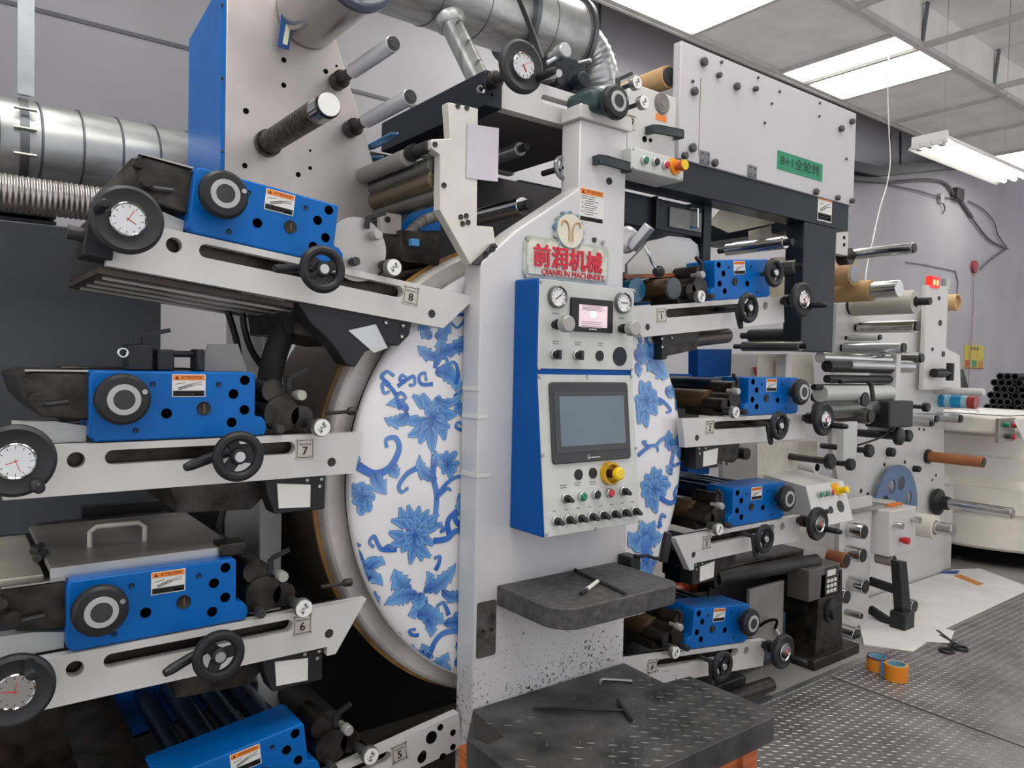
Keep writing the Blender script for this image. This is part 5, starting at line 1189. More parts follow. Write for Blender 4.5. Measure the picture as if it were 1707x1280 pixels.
def leaf2(m, a, b, wid, bend=.15, teeth=3, cA=CMD, cB=CLT, side=0, petal=False):
    """serrated leaf or petal between two disc points"""
    d = b - a; nn = Vector((-d.y, d.x)); n = 8 * max(teeth, 1)
    S = [a + d * (i / n) + nn * (bend * 4 * (i / n) * (1 - i / n)) for i in range(n + 1)]
    def W(t):
        if petal: e = wid * (max(0, sin(pi * min(1, .06 + .94 * t) ** 1.7)) ** .6 if t < .99 else .25)
        else: e = wid * (sin(pi * min(1, t * 1.02) ** .8) ** .75 if 0 < t < .98 else .02)
        saw = 1 - .45 * ((t * teeth) % 1.0) if teeth > 1 else 1
        x = e * saw
        return (x * (1 + .5 * side), x * (1 - .5 * side))
    ribbon(m, S, W, CDK, CDK, grow=.0014); ribbon(m, S, W, cA, cB, edge=lambda t: mixc(mixc(cA, cB, min(1, .35 + t)), CLT, .55 * t))
    V = lambda t: .0006 * (1 - t)
    ribbon(m, S[:int(n * .75)], V, CDK, CMD)
def leaf(p0, p1, wid, bend=.15, teeth=4, off=(0, 0), sc=1., side=0):
    m = newp(); leaf2(m, disc_pt(off[0] + p0[0] * sc, off[1] + p0[1] * sc), disc_pt(off[0] + p1[0] * sc, off[1] + p1[1] * sc), wid * (1.42 if WS[0] > 1.2 else 1.75) * WS[0] * PXW, bend, teeth, mixc(CMD, CDK, .5), mixc(CMD, CLT, .5), side)
    m.build('printed_leaf', PRINT, dr)
def flower(c, petals, off=(0, 0), sc=1., core=5.):
    """petals: list of (tip, width) in pixels, drawn back to front"""
    m = newp(); cc = disc_pt(off[0] + c[0] * sc, off[1] + c[1] * sc)
    for tip, wd in petals:
        b = disc_pt(off[0] + tip[0] * sc, off[1] + tip[1] * sc); leaf2(m, cc, b, wd * 1.15 * WS[0] * PXW, random.uniform(-.12, .12), 2 if wd > 8 else 1, mixc(CMD, CDK, .65), mixc(CMD, CLT, .35), petal=True)
    for rr, col_ in ((core * PXW + .001, CDK), (core * PXW, CMD)):
        put(m, [cc + Vector((rr * cos(q * pi / 6), rr * sin(q * pi / 6))) for q in range(12)], [list(range(12))], [col_] * 12)
    m.build('printed_flower', PRINT, dr)
A5 = dict(off=(500, 400), sc=.375); A6 = dict(off=(560, 800), sc=.375); A4 = dict(off=(1027, 590), sc=.2344); A3 = dict(off=(1027, 340), sc=.2344)
# left of the column: upper flower and scrolls
flower((590, 790), [((500, 690), 11), ((545, 680), 11), ((620, 690), 12), ((665, 720), 12), ((695, 775), 12), ((455, 800), 11), ((480, 870), 12), ((530, 905), 12), ((590, 945), 12), ((640, 890), 11), ((665, 830), 11), ((560, 740), 9), ((610, 735), 9), ((540, 850), 9), ((600, 870), 9), ((640, 800), 8)], core=4, **A5)
flower((655, 1000), [((620, 950), 6), ((650, 935), 6), ((695, 940), 7), ((705, 985), 6), ((615, 1000), 6), ((630, 1040), 6), ((665, 1060), 7), ((690, 1030), 6)], core=3, **A5)
flower((285, 1140), [((240, 1085), 8), ((275, 1075), 8), ((320, 1095), 8), ((335, 1150), 8), ((310, 1210), 8), ((280, 1225), 8), ((250, 1180), 7), ((215, 1130), 7), ((300, 1110), 6), ((290, 1180), 6)], core=3, **A5)
for p0, p1, w_, b, t, s in (((600, 560), (625, 360), 9, -.1, 5, 0), ((620, 500), (770, 395), 10, -.1, 5, -.3), ((590, 430), (545, 360), 9, .2, 3, 0), ((600, 430), (665, 335), 9, -.2, 4, 0), ((605, 520), (525, 470), 9, .1, 3, 0), ((680, 480), (772, 515), 7, .15, 2, 0), ((600, 590), (700, 690), 13, .25, 4, .4), ((690, 680), (775, 790), 8, -.2, 3, 0), ((480, 765), (375, 790), 9, .2, 4, .5), ((480, 760), (385, 735), 7, -.2, 3, 0), ((600, 700), (720, 660), 6, -.3, 3, 0), ((770, 600), (730, 640), 6, .1, 2, 0), ((765, 730), (700, 755), 6, .1, 2, 0)):
    leaf(p0, p1, w_, b, t, side=s, **A5)
for P, a, b in (([(690, 330), (735, 335), (725, 365), (700, 390), (680, 375)], 2.6, 1.6), ([(600, 570), (610, 525), (640, 515), (655, 545), (635, 560)], 3.6, 1.8), ([(690, 640), (700, 590), (690, 550), (670, 545), (665, 575)], 3.4, 1.8), ([(590, 640), (540, 640), (530, 605), (555, 590), (560, 620)], 3, 1.6), ([(450, 750), (430, 700), (450, 680), (470, 700), (455, 715)], 3.4, 1.6), ([(430, 690), (400, 650), (370, 640), (375, 680), (395, 675)], 3.2, 1.6), ([(400, 645), (370, 610), (390, 585), (415, 600)], 3.2, 1.7), ([(435, 650), (470, 625), (505, 605), (510, 640), (490, 645)], 3, 1.6), ([(470, 630), (445, 620), (455, 600), (470, 610)], 2.8, 1.5), ([(770, 850), (720, 845), (690, 830), (700, 810), (720, 820)], 3, 1.6)):
    scroll(P, a, b, **A5)
for P, a, b in (([(255, 1000), (330, 1040), (400, 1010), (440, 930), (425, 880), (385, 885), (385, 915)], 7, 2), ([(595, 950), (590, 1050), (605, 1130), (600, 1220), (590, 1280)], 5, 4), ([(600, 1070), (540, 1015), (480, 1035), (440, 1090), (450, 1120), (475, 1105)], 5, 1.8), ([(605, 1140), (650, 1080), (700, 1050), (725, 1065)], 4, 1.6), ([(600, 1150), (650, 1105), (665, 1110)], 3, 1.5), ([(770, 1290), (700, 1260), (690, 1220), (740, 1170), (745, 1130), (715, 1135), (720, 1165)], 5, 2)):
    scroll(P, a, b, **A5)
for p0, p1, w_, b, t, s in (((330, 1035), (385, 1130), 11, -.05, 2, 0), ((400, 1010), (430, 1060), 9, .1, 4, 0), ((260, 1005), (265, 950), 5, .1, 2, 0), ((595, 1060), (530, 955), 9, .2, 3, 0), ((590, 1010), (600, 935), 7, -.1, 2, 0), ((740, 1170), (770, 1230), 7, .1, 3, 0)):
    leaf(p0, p1, w_, b, t, side=s, **A5)
# left of the column: lower flower
flower((350, 245), [((285, 120), 10), ((320, 110), 10), ((370, 115), 10), ((410, 130), 10), ((455, 150), 10), ((470, 190), 9), ((245, 180), 10), ((235, 230), 10), ((245, 285), 10), ((290, 320), 10), ((330, 375), 10), ((380, 360), 10), ((420, 340), 10), ((430, 290), 9), ((310, 170), 8), ((355, 165), 8), ((400, 180), 8), ((300, 240), 8), ((310, 285), 8), ((380, 290), 8), ((415, 235), 8), ((340, 200), 7), ((375, 215), 6)], core=4, **A6)
for P, a, b in (([(430, 270), (490, 260), (530, 225), (570, 240), (588, 290)], 5, 4), ([(500, 240), (495, 180), (540, 130), (575, 110), (590, 75), (560, 65), (560, 95)], 5, 2), ([(460, 230), (480, 215), (440, 195)], 3, 2), ([(270, 310), (210, 310), (190, 290), (170, 250), (150, 275), (165, 295)], 3.5, 1.7), ([(215, 305), (235, 290), (250, 305)], 2.6, 1.4), ([(125, 380), (110, 330), (80, 310), (90, 285), (110, 295)], 4, 1.8), ([(440, 400), (455, 370), (460, 340), (440, 345)], 4, 1.8), ([(500, 600), (490, 570), (475, 545), (455, 555)], 4, 1.8), ([(370, 690), (340, 690), (330, 670), (350, 665)], 3, 1.6), ([(400, 840), (420, 780), (440, 720), (480, 680), (540, 670), (585, 690)], 4, 5), ([(585, 800), (545, 790), (535, 820), (560, 835)], 3.6, 1.8), ([(250, 700), (285, 690), (300, 715), (280, 725)], 3.6, 1.8), ([(540, 720), (545, 750), (585, 710)], 3, 3)):
    scroll(P, a, b, **A6)
for p0, p1, w_, b, t, s in (((120, 440), (180, 345), 11, .1, 4, 0), ((150, 400), (220, 375), 9, .3, 3, 0), ((100, 430), (210, 470), 9, .15, 3, 0), ((330, 500), (260, 395), 14, .1, 4, 0), ((360, 510), (220, 560), 12, -.15, 5, .4), ((390, 520), (320, 600), 13, .2, 4, 0), ((370, 500), (370, 580), 12, 0, 3, 0), ((390, 500), (400, 405), 8, -.3, 3, 0), ((400, 490), (530, 370), 12, -.12, 5, 0), ((470, 490), (588, 450), 9, -.35, 4, 0), ((360, 600), (480, 640), 13, .1, 4, .3), ((480, 640), (590, 690), 11, .2, 4, 0), ((400, 620), (420, 700), 9, .2, 3, 0), ((585, 650), (525, 590), 9, -.1, 3, 0), ((585, 610), (560, 560), 7, -.1, 2, 0), ((590, 745), (530, 740), 7, .1, 3, 0), ((400, 840), (350, 735), 11, .15, 3, 0), ((400, 850), (385, 730), 11, -.1, 3, 0), ((410, 860), (290, 790), 13, .15, 4, 0), ((430, 860), (500, 765), 12, -.1, 4, 0), ((430, 870), (520, 850), 12, .1, 4, 0), ((420, 870), (470, 880), 8, 0, 3, 0), ((140, 520), (200, 560), 8, .1, 3, 0), ((590, 40), (550, 160), 8, -.2, 3, 0), ((160, 545), (200, 590), 6, .1, 3, 0)):
    leaf(p0, p1, w_, b, t, side=s, **A6)
# right of the column
WS[0] = 1.75
flower((215, 330), [((170, 190), 9), ((240, 195), 9), ((290, 275), 9), ((310, 340), 9), ((290, 430), 9), ((220, 520), 9), ((160, 500), 9), ((140, 400), 9), ((130, 310), 9), ((190, 260), 7), ((250, 300), 7), ((250, 400), 7), ((180, 400), 7)], core=4, **A4)
flower((270, 960), [((260, 800), 9), ((320, 820), 9), ((370, 880), 9), ((390, 930), 9), ((200, 860), 9), ((170, 920), 9), ((175, 1000), 9), ((215, 1090), 9), ((290, 1130), 9), ((350, 1010), 8), ((240, 900), 7), ((300, 900), 7), ((230, 1000), 7), ((300, 1020), 7)], core=4, **A4)
for P, a, b in (([(300, 320), (350, 350), (390, 400), (360, 415)], 3, 1.5), ([(330, 345), (310, 360)], 2, 1.2), ([(150, 720), (200, 680), (250, 650), (290, 660), (295, 690)], 3, 1.5), ([(230, 660), (200, 640), (185, 625), (210, 620)], 2.6, 1.3), ([(385, 860), (395, 770), (410, 680), (390, 630), (340, 600), (290, 640)], 4, 2.5), ([(310, 1020), (380, 1060), (440, 1050), (470, 1120), (480, 1180)], 3.5, 3), ([(430, 1040), (420, 980), (450, 940), (495, 960)], 3.5, 2), ([(390, 800), (450, 780), (470, 770)], 2.6, 1.4), ([(300, 1240), (310, 1190), (330, 1150), (350, 1160)], 2.6, 1.5), ([(440, 400), (435, 350), (445, 330)], 2.6, 1.4)):
    scroll(P, a, b, **A4)
for p0, p1, w_, b, t, s in (((400, 680), (375, 540), 9, .1, 3, 0), ((400, 700), (455, 560), 9, -.1, 3, 0), ((480, 760), (490, 600), 9, .1, 4, 0), ((470, 740), (450, 640), 6, .1, 3, 0), ((400, 830), (360, 790), 6, .1, 2, 0), ((350, 260), (430, 310), 8, .1, 3, 0), ((400, 240), (420, 300), 7, .1, 2, 0), ((200, 1270), (180, 1180), 8, .1, 3, 0), ((230, 1280), (270, 1180), 7, -.1, 3, 0)):
    leaf(p0, p1, w_, b, t, side=s, **A4)
for p0, p1, w_, b, t in (((130, 1090), (280, 1080), 13, .1, 4), ((250, 1100), (300, 970), 8, .1, 3), ((270, 1090), (380, 1230), 13, -.1, 4), ((290, 1100), (260, 1000), 7, .1, 3), ((260, 1100), (350, 1060), 7, .1, 3), ((250, 1110), (220, 1190), 6, .1, 2), ((140, 1130), (160, 1230), 6, .1, 2)):
    leaf(p0, p1, w_, b, t, **A3)
for P, a, b in (([(180, 990), (160, 930), (175, 880), (200, 880)], 3, 1.5), ([(240, 1010), (215, 960), (235, 930)], 3, 1.5)): scroll(P, a, b, **A3)
AR = dict(off=(990, 820), sc=.1172)
for p0, p1, w_, b, t in (((740, 640), (480, 560), 13, .25, 3), ((730, 650), (690, 440), 11, .1, 2), ((730, 720), (600, 780), 11, .1, 4), ((740, 650), (980, 600), 11, -.1, 4), ((740, 640), (850, 420), 6, .1, 2), ((760, 760), (700, 1000), 11, .1, 3), ((740, 980), (880, 1180), 14, -.1, 4), ((730, 1000), (580, 1090), 8, .2, 3), ((1070, 800), (1150, 640), 10, -.2, 3), ((920, 1200), (1010, 1050), 8, -.1, 2), ((720, 900), (820, 830), 7, .1, 3)):
    leaf(p0, p1, w_, b, t, **AR)
for P, a, b in (([(950, 500), (940, 400), (970, 320), (1010, 340)], 3, 1.5), ([(850, 1050), (850, 980), (880, 960), (900, 1010)], 3, 1.5), ([(740, 980), (730, 850), (740, 720), (720, 620)], 8, 8)): scroll(P, a, b, curl=b < 5, **AR)
# ------------------------------------------------------------------ ducts, pipes, wall things
def xduct(par, x0, x1, y, z, r, name, m_=GALV, rings=.13, seam=True):
    d = M().cyl((x0, y, z), (x1, y, z), r, n=40).build(name, m_, par)
    if seam:
        x = x0 + rings / 2
        while x < x1:
            M().lathe((x, y, z), (1, .10, 0), [(0, r + .001), (.002, r + .004), (.006, r + .004), (.008, r + .001)], n=40, caps=False).build('spiral_seam', GALD, d); x += rings
    return d
YDu = 2.95
c = at(160, 262, YDu); du = thing('exhaust_duct', (.3, YDu, c.z - .14), 'large galvanised spiral duct running behind the left units', 'duct')
xduct(du, -1.2, 1.25, YDu, c.z, .140, 'duct_pipe', rings=.115)
xk = at(42, 240, YDu - .14).x
cl = M().lathe((xk - .012, YDu, c.z), (1, 0, 0), [(0, .1405), (0, .147), (.024, .147), (.024, .1405)], n=40, caps=False).build('duct_clamp', GALD, du)
for k in (-.06, .02, .08): M().cyl((xk - .03, YDu - .147, c.z + k), (xk + .03, YDu - .147, c.z + k), .005, n=8).build('clamp_bolt', ST, cl)
M().box(xk - .022, xk + .022, YDu - .16, YDu - .14, c.z + .12, 5.0).build('duct_hanger', mat('hanger_galv', (186, 192, 194), .4, metal=.5, var=.1), du)
c2 = at(75, 326, 2.62); hs = M(); n_ = 800
hs.tube([(c2.x - 1.0 + 1.45 * i / n_, 2.62 - .0 * i, c2.z + .006 * sin(i * .008)) for i in range(n_ + 1)], lambda t: .052 + .0017 * sin(t * 2 * pi * 105), n=20)
tag(hs.build('flexible_hose', mat('foil_hose', (186, 178, 172), .3, metal=.85, var=.15, vscale=30)), 'silver corrugated foil hose under the large exhaust duct', 'hose')
# dark cabinet against the wall on the left
cb_x1 = at(268, 600, 3.3).x; cz = at(60, 372, 3.3).z
dc_ = thing('dark_cabinet', (-.3, 3.5, 0), 'tall dark grey steel cabinet behind the left units', 'cabinet')
M().box(-1.6, cb_x1, 3.3, 3.9, 0, cz).build('cabinet_body', mat('cabinet_charcoal', (80, 82, 88), .5, var=.08, vscale=2), dc_, bevel=.006)
for k in range(5): M().box(-1.5, at(95, 360, 3.3).x, 3.32, 3.85, cz + .004 + k * .026, cz + .016 + k * .026).build('louvre_slat', BK, dc_)
M().box(-1.5, at(95, 360, 3.3).x - .02, 3.4, 3.84, cz, cz + .13).build('louvre_core', BKD, dc_)
# pale sheet behind the rear frame: lower wall panel
# upper ducts
Yu = 3.7
cu_ = at(790, 5, Yu); zu = cu_.z
ud = thing('ceiling_duct', (2.6, Yu, zu - .3), 'wide galvanised duct high on the wall above the press', 'duct')
z2 = at(790, 52, Yu - .1).z + .20
xm_ = at(858, 40, Yu).x
xduct(ud, -1, xm_, Yu, z2, .20, 'duct_pipe', rings=.30)
xe = at(950, 60, Yu).x
xduct(ud, xm_, xe, Yu, z2, .235, 'wide_duct_pipe', rings=.26)
for x, r in ((xm_, .25), (xe, .26)): M().lathe((x - .015, Yu, z2), (1, 0, 0), [(0, .19), (0, r), (.03, r), (.03, .19)], n=40, caps=False).build('duct_flange', GALD, ud)
M().tube([(xe, Yu, z2), (xe + .10, Yu, z2 - .01), (xe + .2, Yu, z2 - .10), (xe + .26, Yu, z2 - .26), (xe + .27, Yu, z2 - .5)], lambda t: .15 + .004 * sin(t * 90), n=24, smooth=8).build('duct_elbow', mat('elbow_foil', (168, 170, 172), .35, metal=.8), ud)
p0, p1 = at(752, 40, Yu - .12), at(806, 150, Yu - .35)
br_ = M().cyl(p0, p1, .062, n=26).build('branch_pipe', GALV, ud)
d_ = (p1 - p0); 
for t in (.12, .42, .72): M().lathe(p0 + d_ * t, d_ + Vector((.25, 0, .25)), [(0, .063), (.004, .066), (.010, .066), (.014, .063)], n=26, caps=False).build('spiral_seam', GALD, br_)
M().lathe(p0 - d_ * .06, d_, [(0, .09), (.03, .085), (.05, .066)], n=26).build('branch_collar', GALV, ud)
M().tube([at(862, -10, 3.2), at(878, 30, 3.1), at(893, 70, 3.0), at(905, 105, 2.9)], .014, n=10, smooth=5).build('power_cable', BK, ud)
# cable tray and wiring on the back wall
YW = 5.19
tr_ = thing('cable_tray', at(1480, 300, 5.0), 'dark grey cable tray on the wall below the ceiling edge', 'cable tray')
GT2 = mat('tray_grey', (58, 60, 66), .5)
p = [at(u, v, 5.0) for u, v in ((1415, 278), (1455, 287), (1560, 277), (1640, 272))]
for k in range(3): M().bar(p[k], p[k + 1], .16, .12).build('tray_run', GT2, tr_)
M().bar(at(1415, 297, 5.05), at(1475, 302, 5.05), .1, .06).build('tray_run', GT2, tr_)
for u, v0 in ((1484, 222), (1501, 220)): M().bar(at(u, v0, 5.0), at(u, 280, 5.0), .02, .02).build('tray_hanger', DK, tr_)
wc = thing('wall_cables', at(1600, 400, YW), 'loose grey cables and junction box drooping on the wall', 'cable')
CG = mat('cable_grey', (104, 100, 104), .6)
for P, r in (([(1480, 305), (1540, 300), (1575, 305), (1590, 325)], .022), ([(1600, 332), (1625, 370), (1650, 400), (1680, 415)], .016), ([(1615, 335), (1640, 350), (1657, 370), (1664, 392), (1680, 415)], .010), ([(1480, 308), (1530, 318), (1565, 328), (1590, 330)], .010), ([(1602, 335), (1620, 362)], .028), ([(1678, 415), (1655, 430), (1634, 448)], .012), ([(1565, 328), (1575, 345), (1572, 356)], .010)):
    M().tube([at(u, v, YW - .03) for u, v in P], r, n=8, smooth=5).build('cable', CG, wc)
c = at(1597, 324, YW - .05); M().box(c.x - .12, c.x + .12, YW - .1, YW + .009, c.z - .09, c.z + .09).build('junction_box', mat('box_dark', (70, 66, 70), .5), wc, bevel=.02)
c = at(1566, 330, YW); M().box(c.x - .06, c.x + .06, YW - .05, YW + .009, c.z - .08, c.z + .06).build('small_socket', WG, wc, bevel=.01)
ww = M().tube([Vector((at(1480, 150, 3.6).x, 3.6, ZC + .04))] + [at(u, v, 3.6) for u, v in ((1480, 150), (1482, 215), (1484, 270), (1478, 310), (1466, 350), (1455, 400), (1446, 440), (1442, 470))], .006, n=8, smooth=6)
tag(ww.build('white_wire', mat('wire_white', (232, 232, 230), .5)), 'thin white wire hanging down right of the gantry', 'wire')
rr = thing('wall_reel', at(1623, 445, YW), 'small red round reel on the wall with a hanging cord', 'reel')
c = at(1623, 445, YW); M().lathe(c + Vector((0, .005, 0)), (0, -1, 0), [(0, .10), (.04, .10), (.05, .08)], n=26).build('reel_body', mat('reel_red', (168, 70, 84), .5, var=.1), rr)
M().tube([at(1624, 455, YW - .02), at(1622, 520, YW - .02), at(1617, 600, YW - .02), at(1613, 655, YW - .02)], .007, n=6).build('reel_cord', mat('cord_pink', (176, 140, 150), .6), rr)
a, b = at(1609, 574, YW), at(1639, 615, YW)
po = thing('wall_poster', ((a.x + b.x) / 2, YW, b.z), 'small yellow poster with red and green blocks on the wall', 'poster')
M().box(a.x, b.x, YW, YW + .009, b.z, a.z).build('poster_sheet', mat('poster_yellow', (214, 190, 70), .6, var=.06), po)
wd_, ht_ = b.x - a.x, a.z - b.z
for i, cl_ in enumerate(((206, 92, 60), (60, 150, 110), (206, 150, 60))):
    M().box(a.x + wd_ * (.04 + .33 * i), a.x + wd_ * (.30 + .33 * i), YW - .003, YW, b.z + ht_ * .08, b.z + ht_ * .36).build('poster_block', mat('poster_%d' % i, cl_, .6), po)
M().box(a.x, b.x, YW - .003, YW, b.z, b.z + ht_ * .05).build('poster_foot', mat('poster_brown', (150, 80, 50), .6), po)
for k in range(3): M().box(a.x + wd_ * (.28 + .16 * k), a.x + wd_ * (.38 + .16 * k), YW - .003, YW, a.z - ht_ * .22, a.z - ht_ * .08).build('poster_mark', mat('poster_olive', (120, 110, 60), .6), po)
m = M()
for P in ([(1510, 437), (1540, 441), (1575, 448), (1592, 452)], [(1592, 450), (1597, 470), (1594, 510)]): m.tube([at(u, v, YW - .002) for u, v in P], .010, n=6)
tag(m.build('clipped_cable', mat('tape_grey', (150, 144, 150), .7)), 'thin grey cable clipped along the wall above the counter display', 'cable')
c = at(1578, 472, YW - .03); sk = M().box(c.x - .07, c.x + .07, YW - .06, YW + .009, c.z - .1, c.z + .07); tag(sk.build('wall_socket', WG, bevel=.01), 'pale wall socket above the roll post', 'socket')
# ------------------------------------------------------------------ white round machine at the right edge
rm = thing('round_white_machine', (7.15, 2.35, 0), 'big rounded white machine body at the right edge', 'machine')
WW = mat('cream_white_enamel', (226, 220, 210), .4, var=.03)
cx, cy = 7.10, 2.55
M().lathe((cx, cy, .14), (0, 0, 1), [(0, .90), (.02, .92), (.24, .92), (.25, .90), (.27, .90), (.28, .93), (.46, .93), (.47, .90), (.50, .88), (.52, .86), (.68, .86), (.70, .84), (.84, .82), (.88, .78)], n=64).build('machine_body', WW, rm)
M().lathe((cx, cy, .04), (0, 0, 1), [(0, .82), (.10, .82)], n=48).build('shade_fill', BKD, rm)  # black fill painting the shade in the gap under the body
for q in range(6): M().cyl((cx + .72 * cos(q * pi / 3), cy + .72 * sin(q * pi / 3), .03 - .03), (cx + .72 * cos(q * pi / 3), cy + .72 * sin(q * pi / 3), .05), .035, n=14).build('caster', DK, rm)
tb_ = thing('label_table', at(1620, 740, 2.4), 'white feeding table with printed film and a small control box', 'table')
a = at(1548, 700, 2.5)
M().box(5.75, 7.2, 2.05, 2.75, 1.04, 1.16).build('table_body', WW, tb_, bevel=.02)
cbx = at(1665, 698, 2.04); cby = at(1690, 735, 2.04)
bxx = M().box(cbx.x, cby.x, 2.035, 2.06, cby.z, cbx.z).build('control_box', mat('box_steel', (150, 146, 138), .4, metal=.4), tb_, bevel=.004)
for u, v, m_ in ((1674, 708, GRN), (1688, 709, REDB), (1677, 727, DK), (1684, 728, REDB)):
    c = at(u, v, 2.03); M().lathe(c, (0, -1, 0), [(0, .016), (.03, .016), (.034, .012)], n=14).build('push_button', m_, bxx)
def yroll(name, u0, v0, u1, v1, yf, r, m_, label, cat, par=None):
    c = at(u1, v1, yf); yn = c.x / at(u0, v0, 1).x
    o = M().cyl((c.x, yf, c.z), (c.x, yn, c.z), r, n=24, bev=.002)
    return o, c, yn
o, c, yn = yroll('', 1628, 676, 1548, 667, 2.5, .045, None, '', '')
sr = thing('striped_roll', (c.x, 2.3, c.z - .045), 'blue and red printed film roll on the white feeding table', 'film roll')
L_ = 2.5 - yn
for f0, f1, cl_ in ((0, .14, 'sr_red'), (.14, .38, 'sr_blue'), (.38, .5, 'sr_pale'), (.5, .72, 'sr_blue'), (.72, .84, 'sr_pale'), (.84, 1, 'sr_red')):
    cc_ = {'sr_red': (170, 60, 52), 'sr_blue': (24, 150, 206), 'sr_pale': (160, 206, 226)}[cl_]
    M().cyl((c.x, 2.5 - L_ * f0, c.z), (c.x, 2.5 - L_ * f1, c.z), .045, n=24).build('printed_band', mat(cl_, cc_, .4), sr)
for u0, v0, u1, v1, r, m_ in ((1640, 660, 1540, 650, .026, WG), (1630, 695, 1600, 692, .045, STP)):
    c = at(u1, v1, 2.5); yn = c.x / at(u0, v0, 1).x; M().cyl((c.x, 2.5, c.z), (c.x, yn, c.z), r, n=22, bev=.002).build('table_roller', m_, tb_)
sheet([Vector((5.95, 2.6, 1.165)), Vector((5.95, 2.1, 1.165)), Vector((6.5, 2.02, 1.165)), Vector((6.9, 2.5, 1.165))], .002, 'film_sheet', PAP, tb_)
sheet([at(u, v, 1.98) for u, v in ((1690, 700), (1707, 735), (1720, 770), (1720, 700))], .003, 'film_flap', PAP, tb_)
m = M(); c = at(1607, 640, 2.6); m.prism([(c.x - .1, c.z - .08), (c.x + .12, c.z - .08), (c.x - .02, c.z + .12)], 2.6, 2.63); m.build('table_gusset', DK, tb_)
# pile of black cores
proto = None; CORE = mat('core_black', (38, 38, 44), .55)
rc = .031; xc0 = 7.28; zc_ = 1.022 + rc
for row in range(8):
    for i in range(8):
        y = 2.74 - (i + .5 * (row % 2)) * rc * 2.04 - .012 * row; z = zc_ + row * rc * 1.76
        if row > 5 and (i + row) % 5 == 0: continue
        if proto is None:
            m = M().lathe((xc0, y, z), (1, 0, 0), [(0, rc * .70), (0, rc), (.5, rc), (.5, rc * .70), (.03, rc * .70)], n=18, caps=False)
            proto = m.build('black_core', CORE); o = proto
        else:
            o = proto.copy(); COL.objects.link(o)
        o.location = (xc0 + .25 - .02 * ((i * 7 + row * 3) % 3), y, z - rc)
        tag(o, 'black cardboard core in the pile at the right edge', 'core', 'black cores piled at the right edge')
# ------------------------------------------------------------------ floor things
mt = thing('floor_paper', (5, 2.1, 0), 'large white paper sheet spread on the floor by the rewinder', 'paper sheet')
slab([(4.02, 1.80), (4.56, 1.86), (5.9, 1.88), (6.15, 2.30), (5.95, 2.40), (4.55, 2.40), (3.9, 2.0)], .001, .009).build('paper_sheet', PAP, mt)
slab([(4.30, 1.74), (4.53, 1.81), (4.5, 1.92), (4.2, 1.84)], .0095, .011).build('paper_corner', PAP, mt)
def fq(pts, name, m_, z=.0095):
    q = [atz(u, v, z) for u, v in pts]; slab([(p.x, p.y) for p in q][::-1], z, z + .001).build(name, m_, mt)
fq([(1566, 952), (1600, 951), (1595, 957), (1570, 956)], 'blue_print', mat('print_blue', (60, 90, 160), .5))
fq([(1590, 960), (1600, 957), (1640, 973), (1630, 976)], 'orange_print', mat('print_orange', (214, 140, 70), .5))
slab([(2.2, 1.885), (3.75, 1.885), (3.75, 1.915), (2.2, 1.915)], .006, .009).build('edge_strip', ALU, fl)
# tape rolls
def tape(p, R, h, label, band):
    t = thing('tape_roll', (p.x, p.y, .008), label, 'tape roll', 'tape rolls on the floor plate')
    M().lathe((p.x, p.y, .008), (0, 0, 1), [(0, R * .78), (0, R), (h, R), (h, R * .78), (.002, R * .78)], n=40, caps=False).build('tape_winding', mat('tape_orange', (226, 136, 34), .4, var=.05), t)
    M().lathe((p.x, p.y, .009), (0, 0, 1), [(0, R * .70), (0, R * .775), (h + .002, R * .775), (h + .002, R * .70), (.002, R * .70)], n=40, caps=False).build('tape_core', mat('tape_core_blue', (120, 176, 190), .6), t)
    if band: M().lathe((p.x, p.y, .008), (0, 0, 1), [(h, R * .80), (h + .004, R * .80), (h + .004, R * 1.01), (h - .004, R * 1.01)], n=40, caps=False).build('purple_rim', mat('rim_purple', (96, 70, 104), .5), t)
    return t
tape(atz(1494, 1124, .03), .052, .072, 'orange tape roll with pale blue core standing on the floor plate', False)
t2 = tape(atz(1463, 1108, .03), .05, .062, 'orange tape roll with purple rim and blue strap behind the other', True)
p = atz(1463, 1108, .03); M().box(p.x - .052, p.x - .03, p.y - .058, p.y - .04, .008, .07).build('blue_strap', mat('strap_blue', (90, 150, 200), .4), t2)
# scissors
sx = thing('scissors', atz(1592, 1072, .012), 'open black-handled scissors lying on the floor plate', 'scissors')
pv = atz(1588, 1070, .012); 
for u, v in ((1562, 1050), (1567, 1058)): M().bar(pv, atz(u, v, .012), .014, .003).build('blade', DK, sx)
for u, v in ((1601, 1080), (1578, 1084)):
    c = atz(u, v, .014); h_ = M().torus(c, (0, 0, 1), .032, .007, 20, 8).build('finger_loop', BK, sx); M().bar(pv, c + (pv - c).normalized() * .03, .016, .010).build('loop_arm', BK, h_)
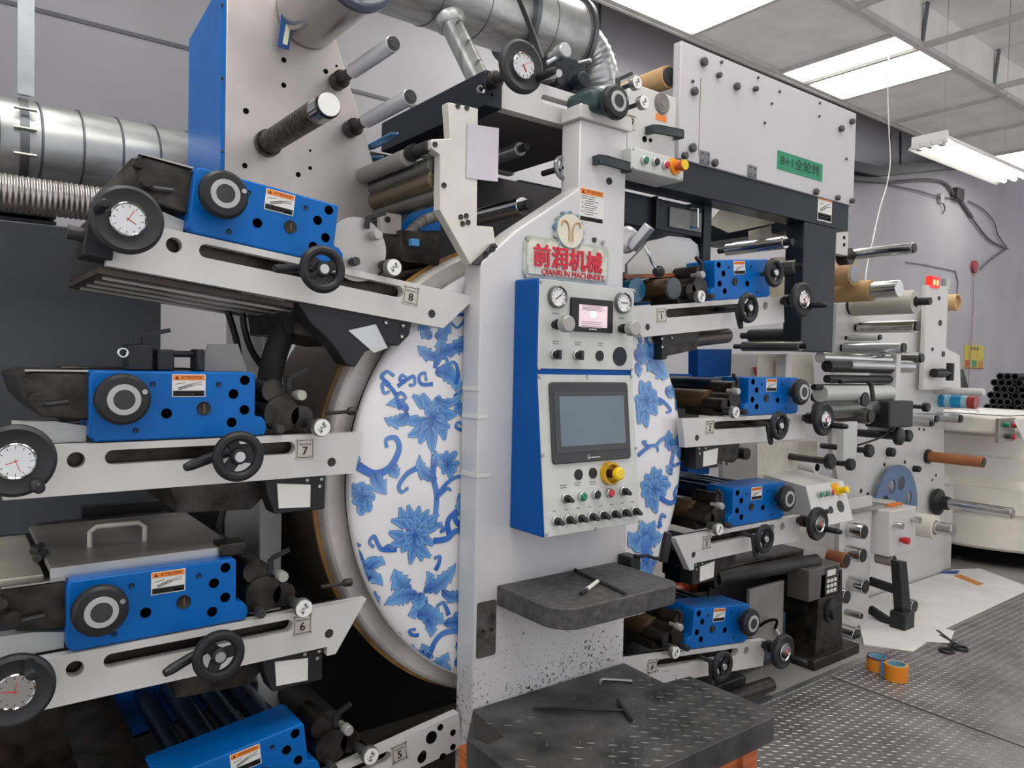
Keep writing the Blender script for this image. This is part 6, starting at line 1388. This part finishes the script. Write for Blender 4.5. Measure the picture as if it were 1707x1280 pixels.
# tools on the tray and the platform
pn_ = thing('marker_pen', atz(982, 980, ZT), 'white and black marker pen lying on the tool tray', 'pen')
a, b, c = atz(968, 990, ZT + .007), atz(979, 982, ZT + .007), atz(996, 969, ZT + .007)
M().cyl(b, c, .0065, n=14).build('pen_body', PAP, pn_); M().cyl(a, b, .0062, .004, n=14).build('pen_cap', BK, pn_)
hk = M().tube([atz(952, 958, ZT + .006), atz(958, 949, ZT + .006), atz(985, 962, ZT + .006), atz(1043, 989, ZT + .006)], .0055, n=6); tag(hk.build('hex_key', DK), 'long dark hex key lying across the tool tray', 'hex key')
hw_ = M().tube([atz(u, v, ZT + .003) for u, v in ((972, 968), (985, 967), (992, 972), (980, 974))], .0018, n=6, smooth=5); tag(hw_.build('bent_wire', DK), 'thin bent dark wire beside the marker pen', 'wire')
hk = M().tube([atz(1000, 1141, ZP + .006), atz(1001, 1134, ZP + .006), atz(1006, 1132, ZP + .006), atz(1054, 1135, ZP + .006)], .005, n=6); tag(hk.build('hex_key', ST), 'short grey hex key at the rear of the step platform', 'hex key')
tt_ = thing('t_wrench', atz(1035, 1184, ZP + .001), 'dark T-handled wrench lying on the step platform', 'wrench')
M().cyl(atz(888, 1180, ZP + .006), atz(1040, 1184, ZP + .006), .0045, n=10).build('wrench_rod', BK, tt_); M().cyl(atz(1030, 1167, ZP + .008), atz(1052, 1200, ZP + .008), .006, n=10).build('wrench_handle', BK, tt_)
# ribbed hose and cables beside unit 8
bh = thing('black_hoses', at(450, 700, 2.06), 'black ribbed hose and cables hanging beside the drum', 'hose')
pts = spline([at(u, v, 2.1) for u, v in ((480, 540), (462, 580), (450, 630), (445, 690), (455, 740), (450, 800))], 12)
M().tube(pts, lambda t: .034 + .0035 * sin(t * 2 * pi * 30), n=16).build('ribbed_hose', DKR, bh)
for P, y in (([(380, 520), (388, 545), (396, 575), (400, 610)], 2.35), ([(404, 520), (408, 550), (420, 585), (440, 615)], 2.3), ([(380, 800), (372, 850), (362, 895)], 2.2)):
    M().tube([at(u, v, y) for u, v in P], .010, n=8, smooth=6).build('cable', BK, bh)
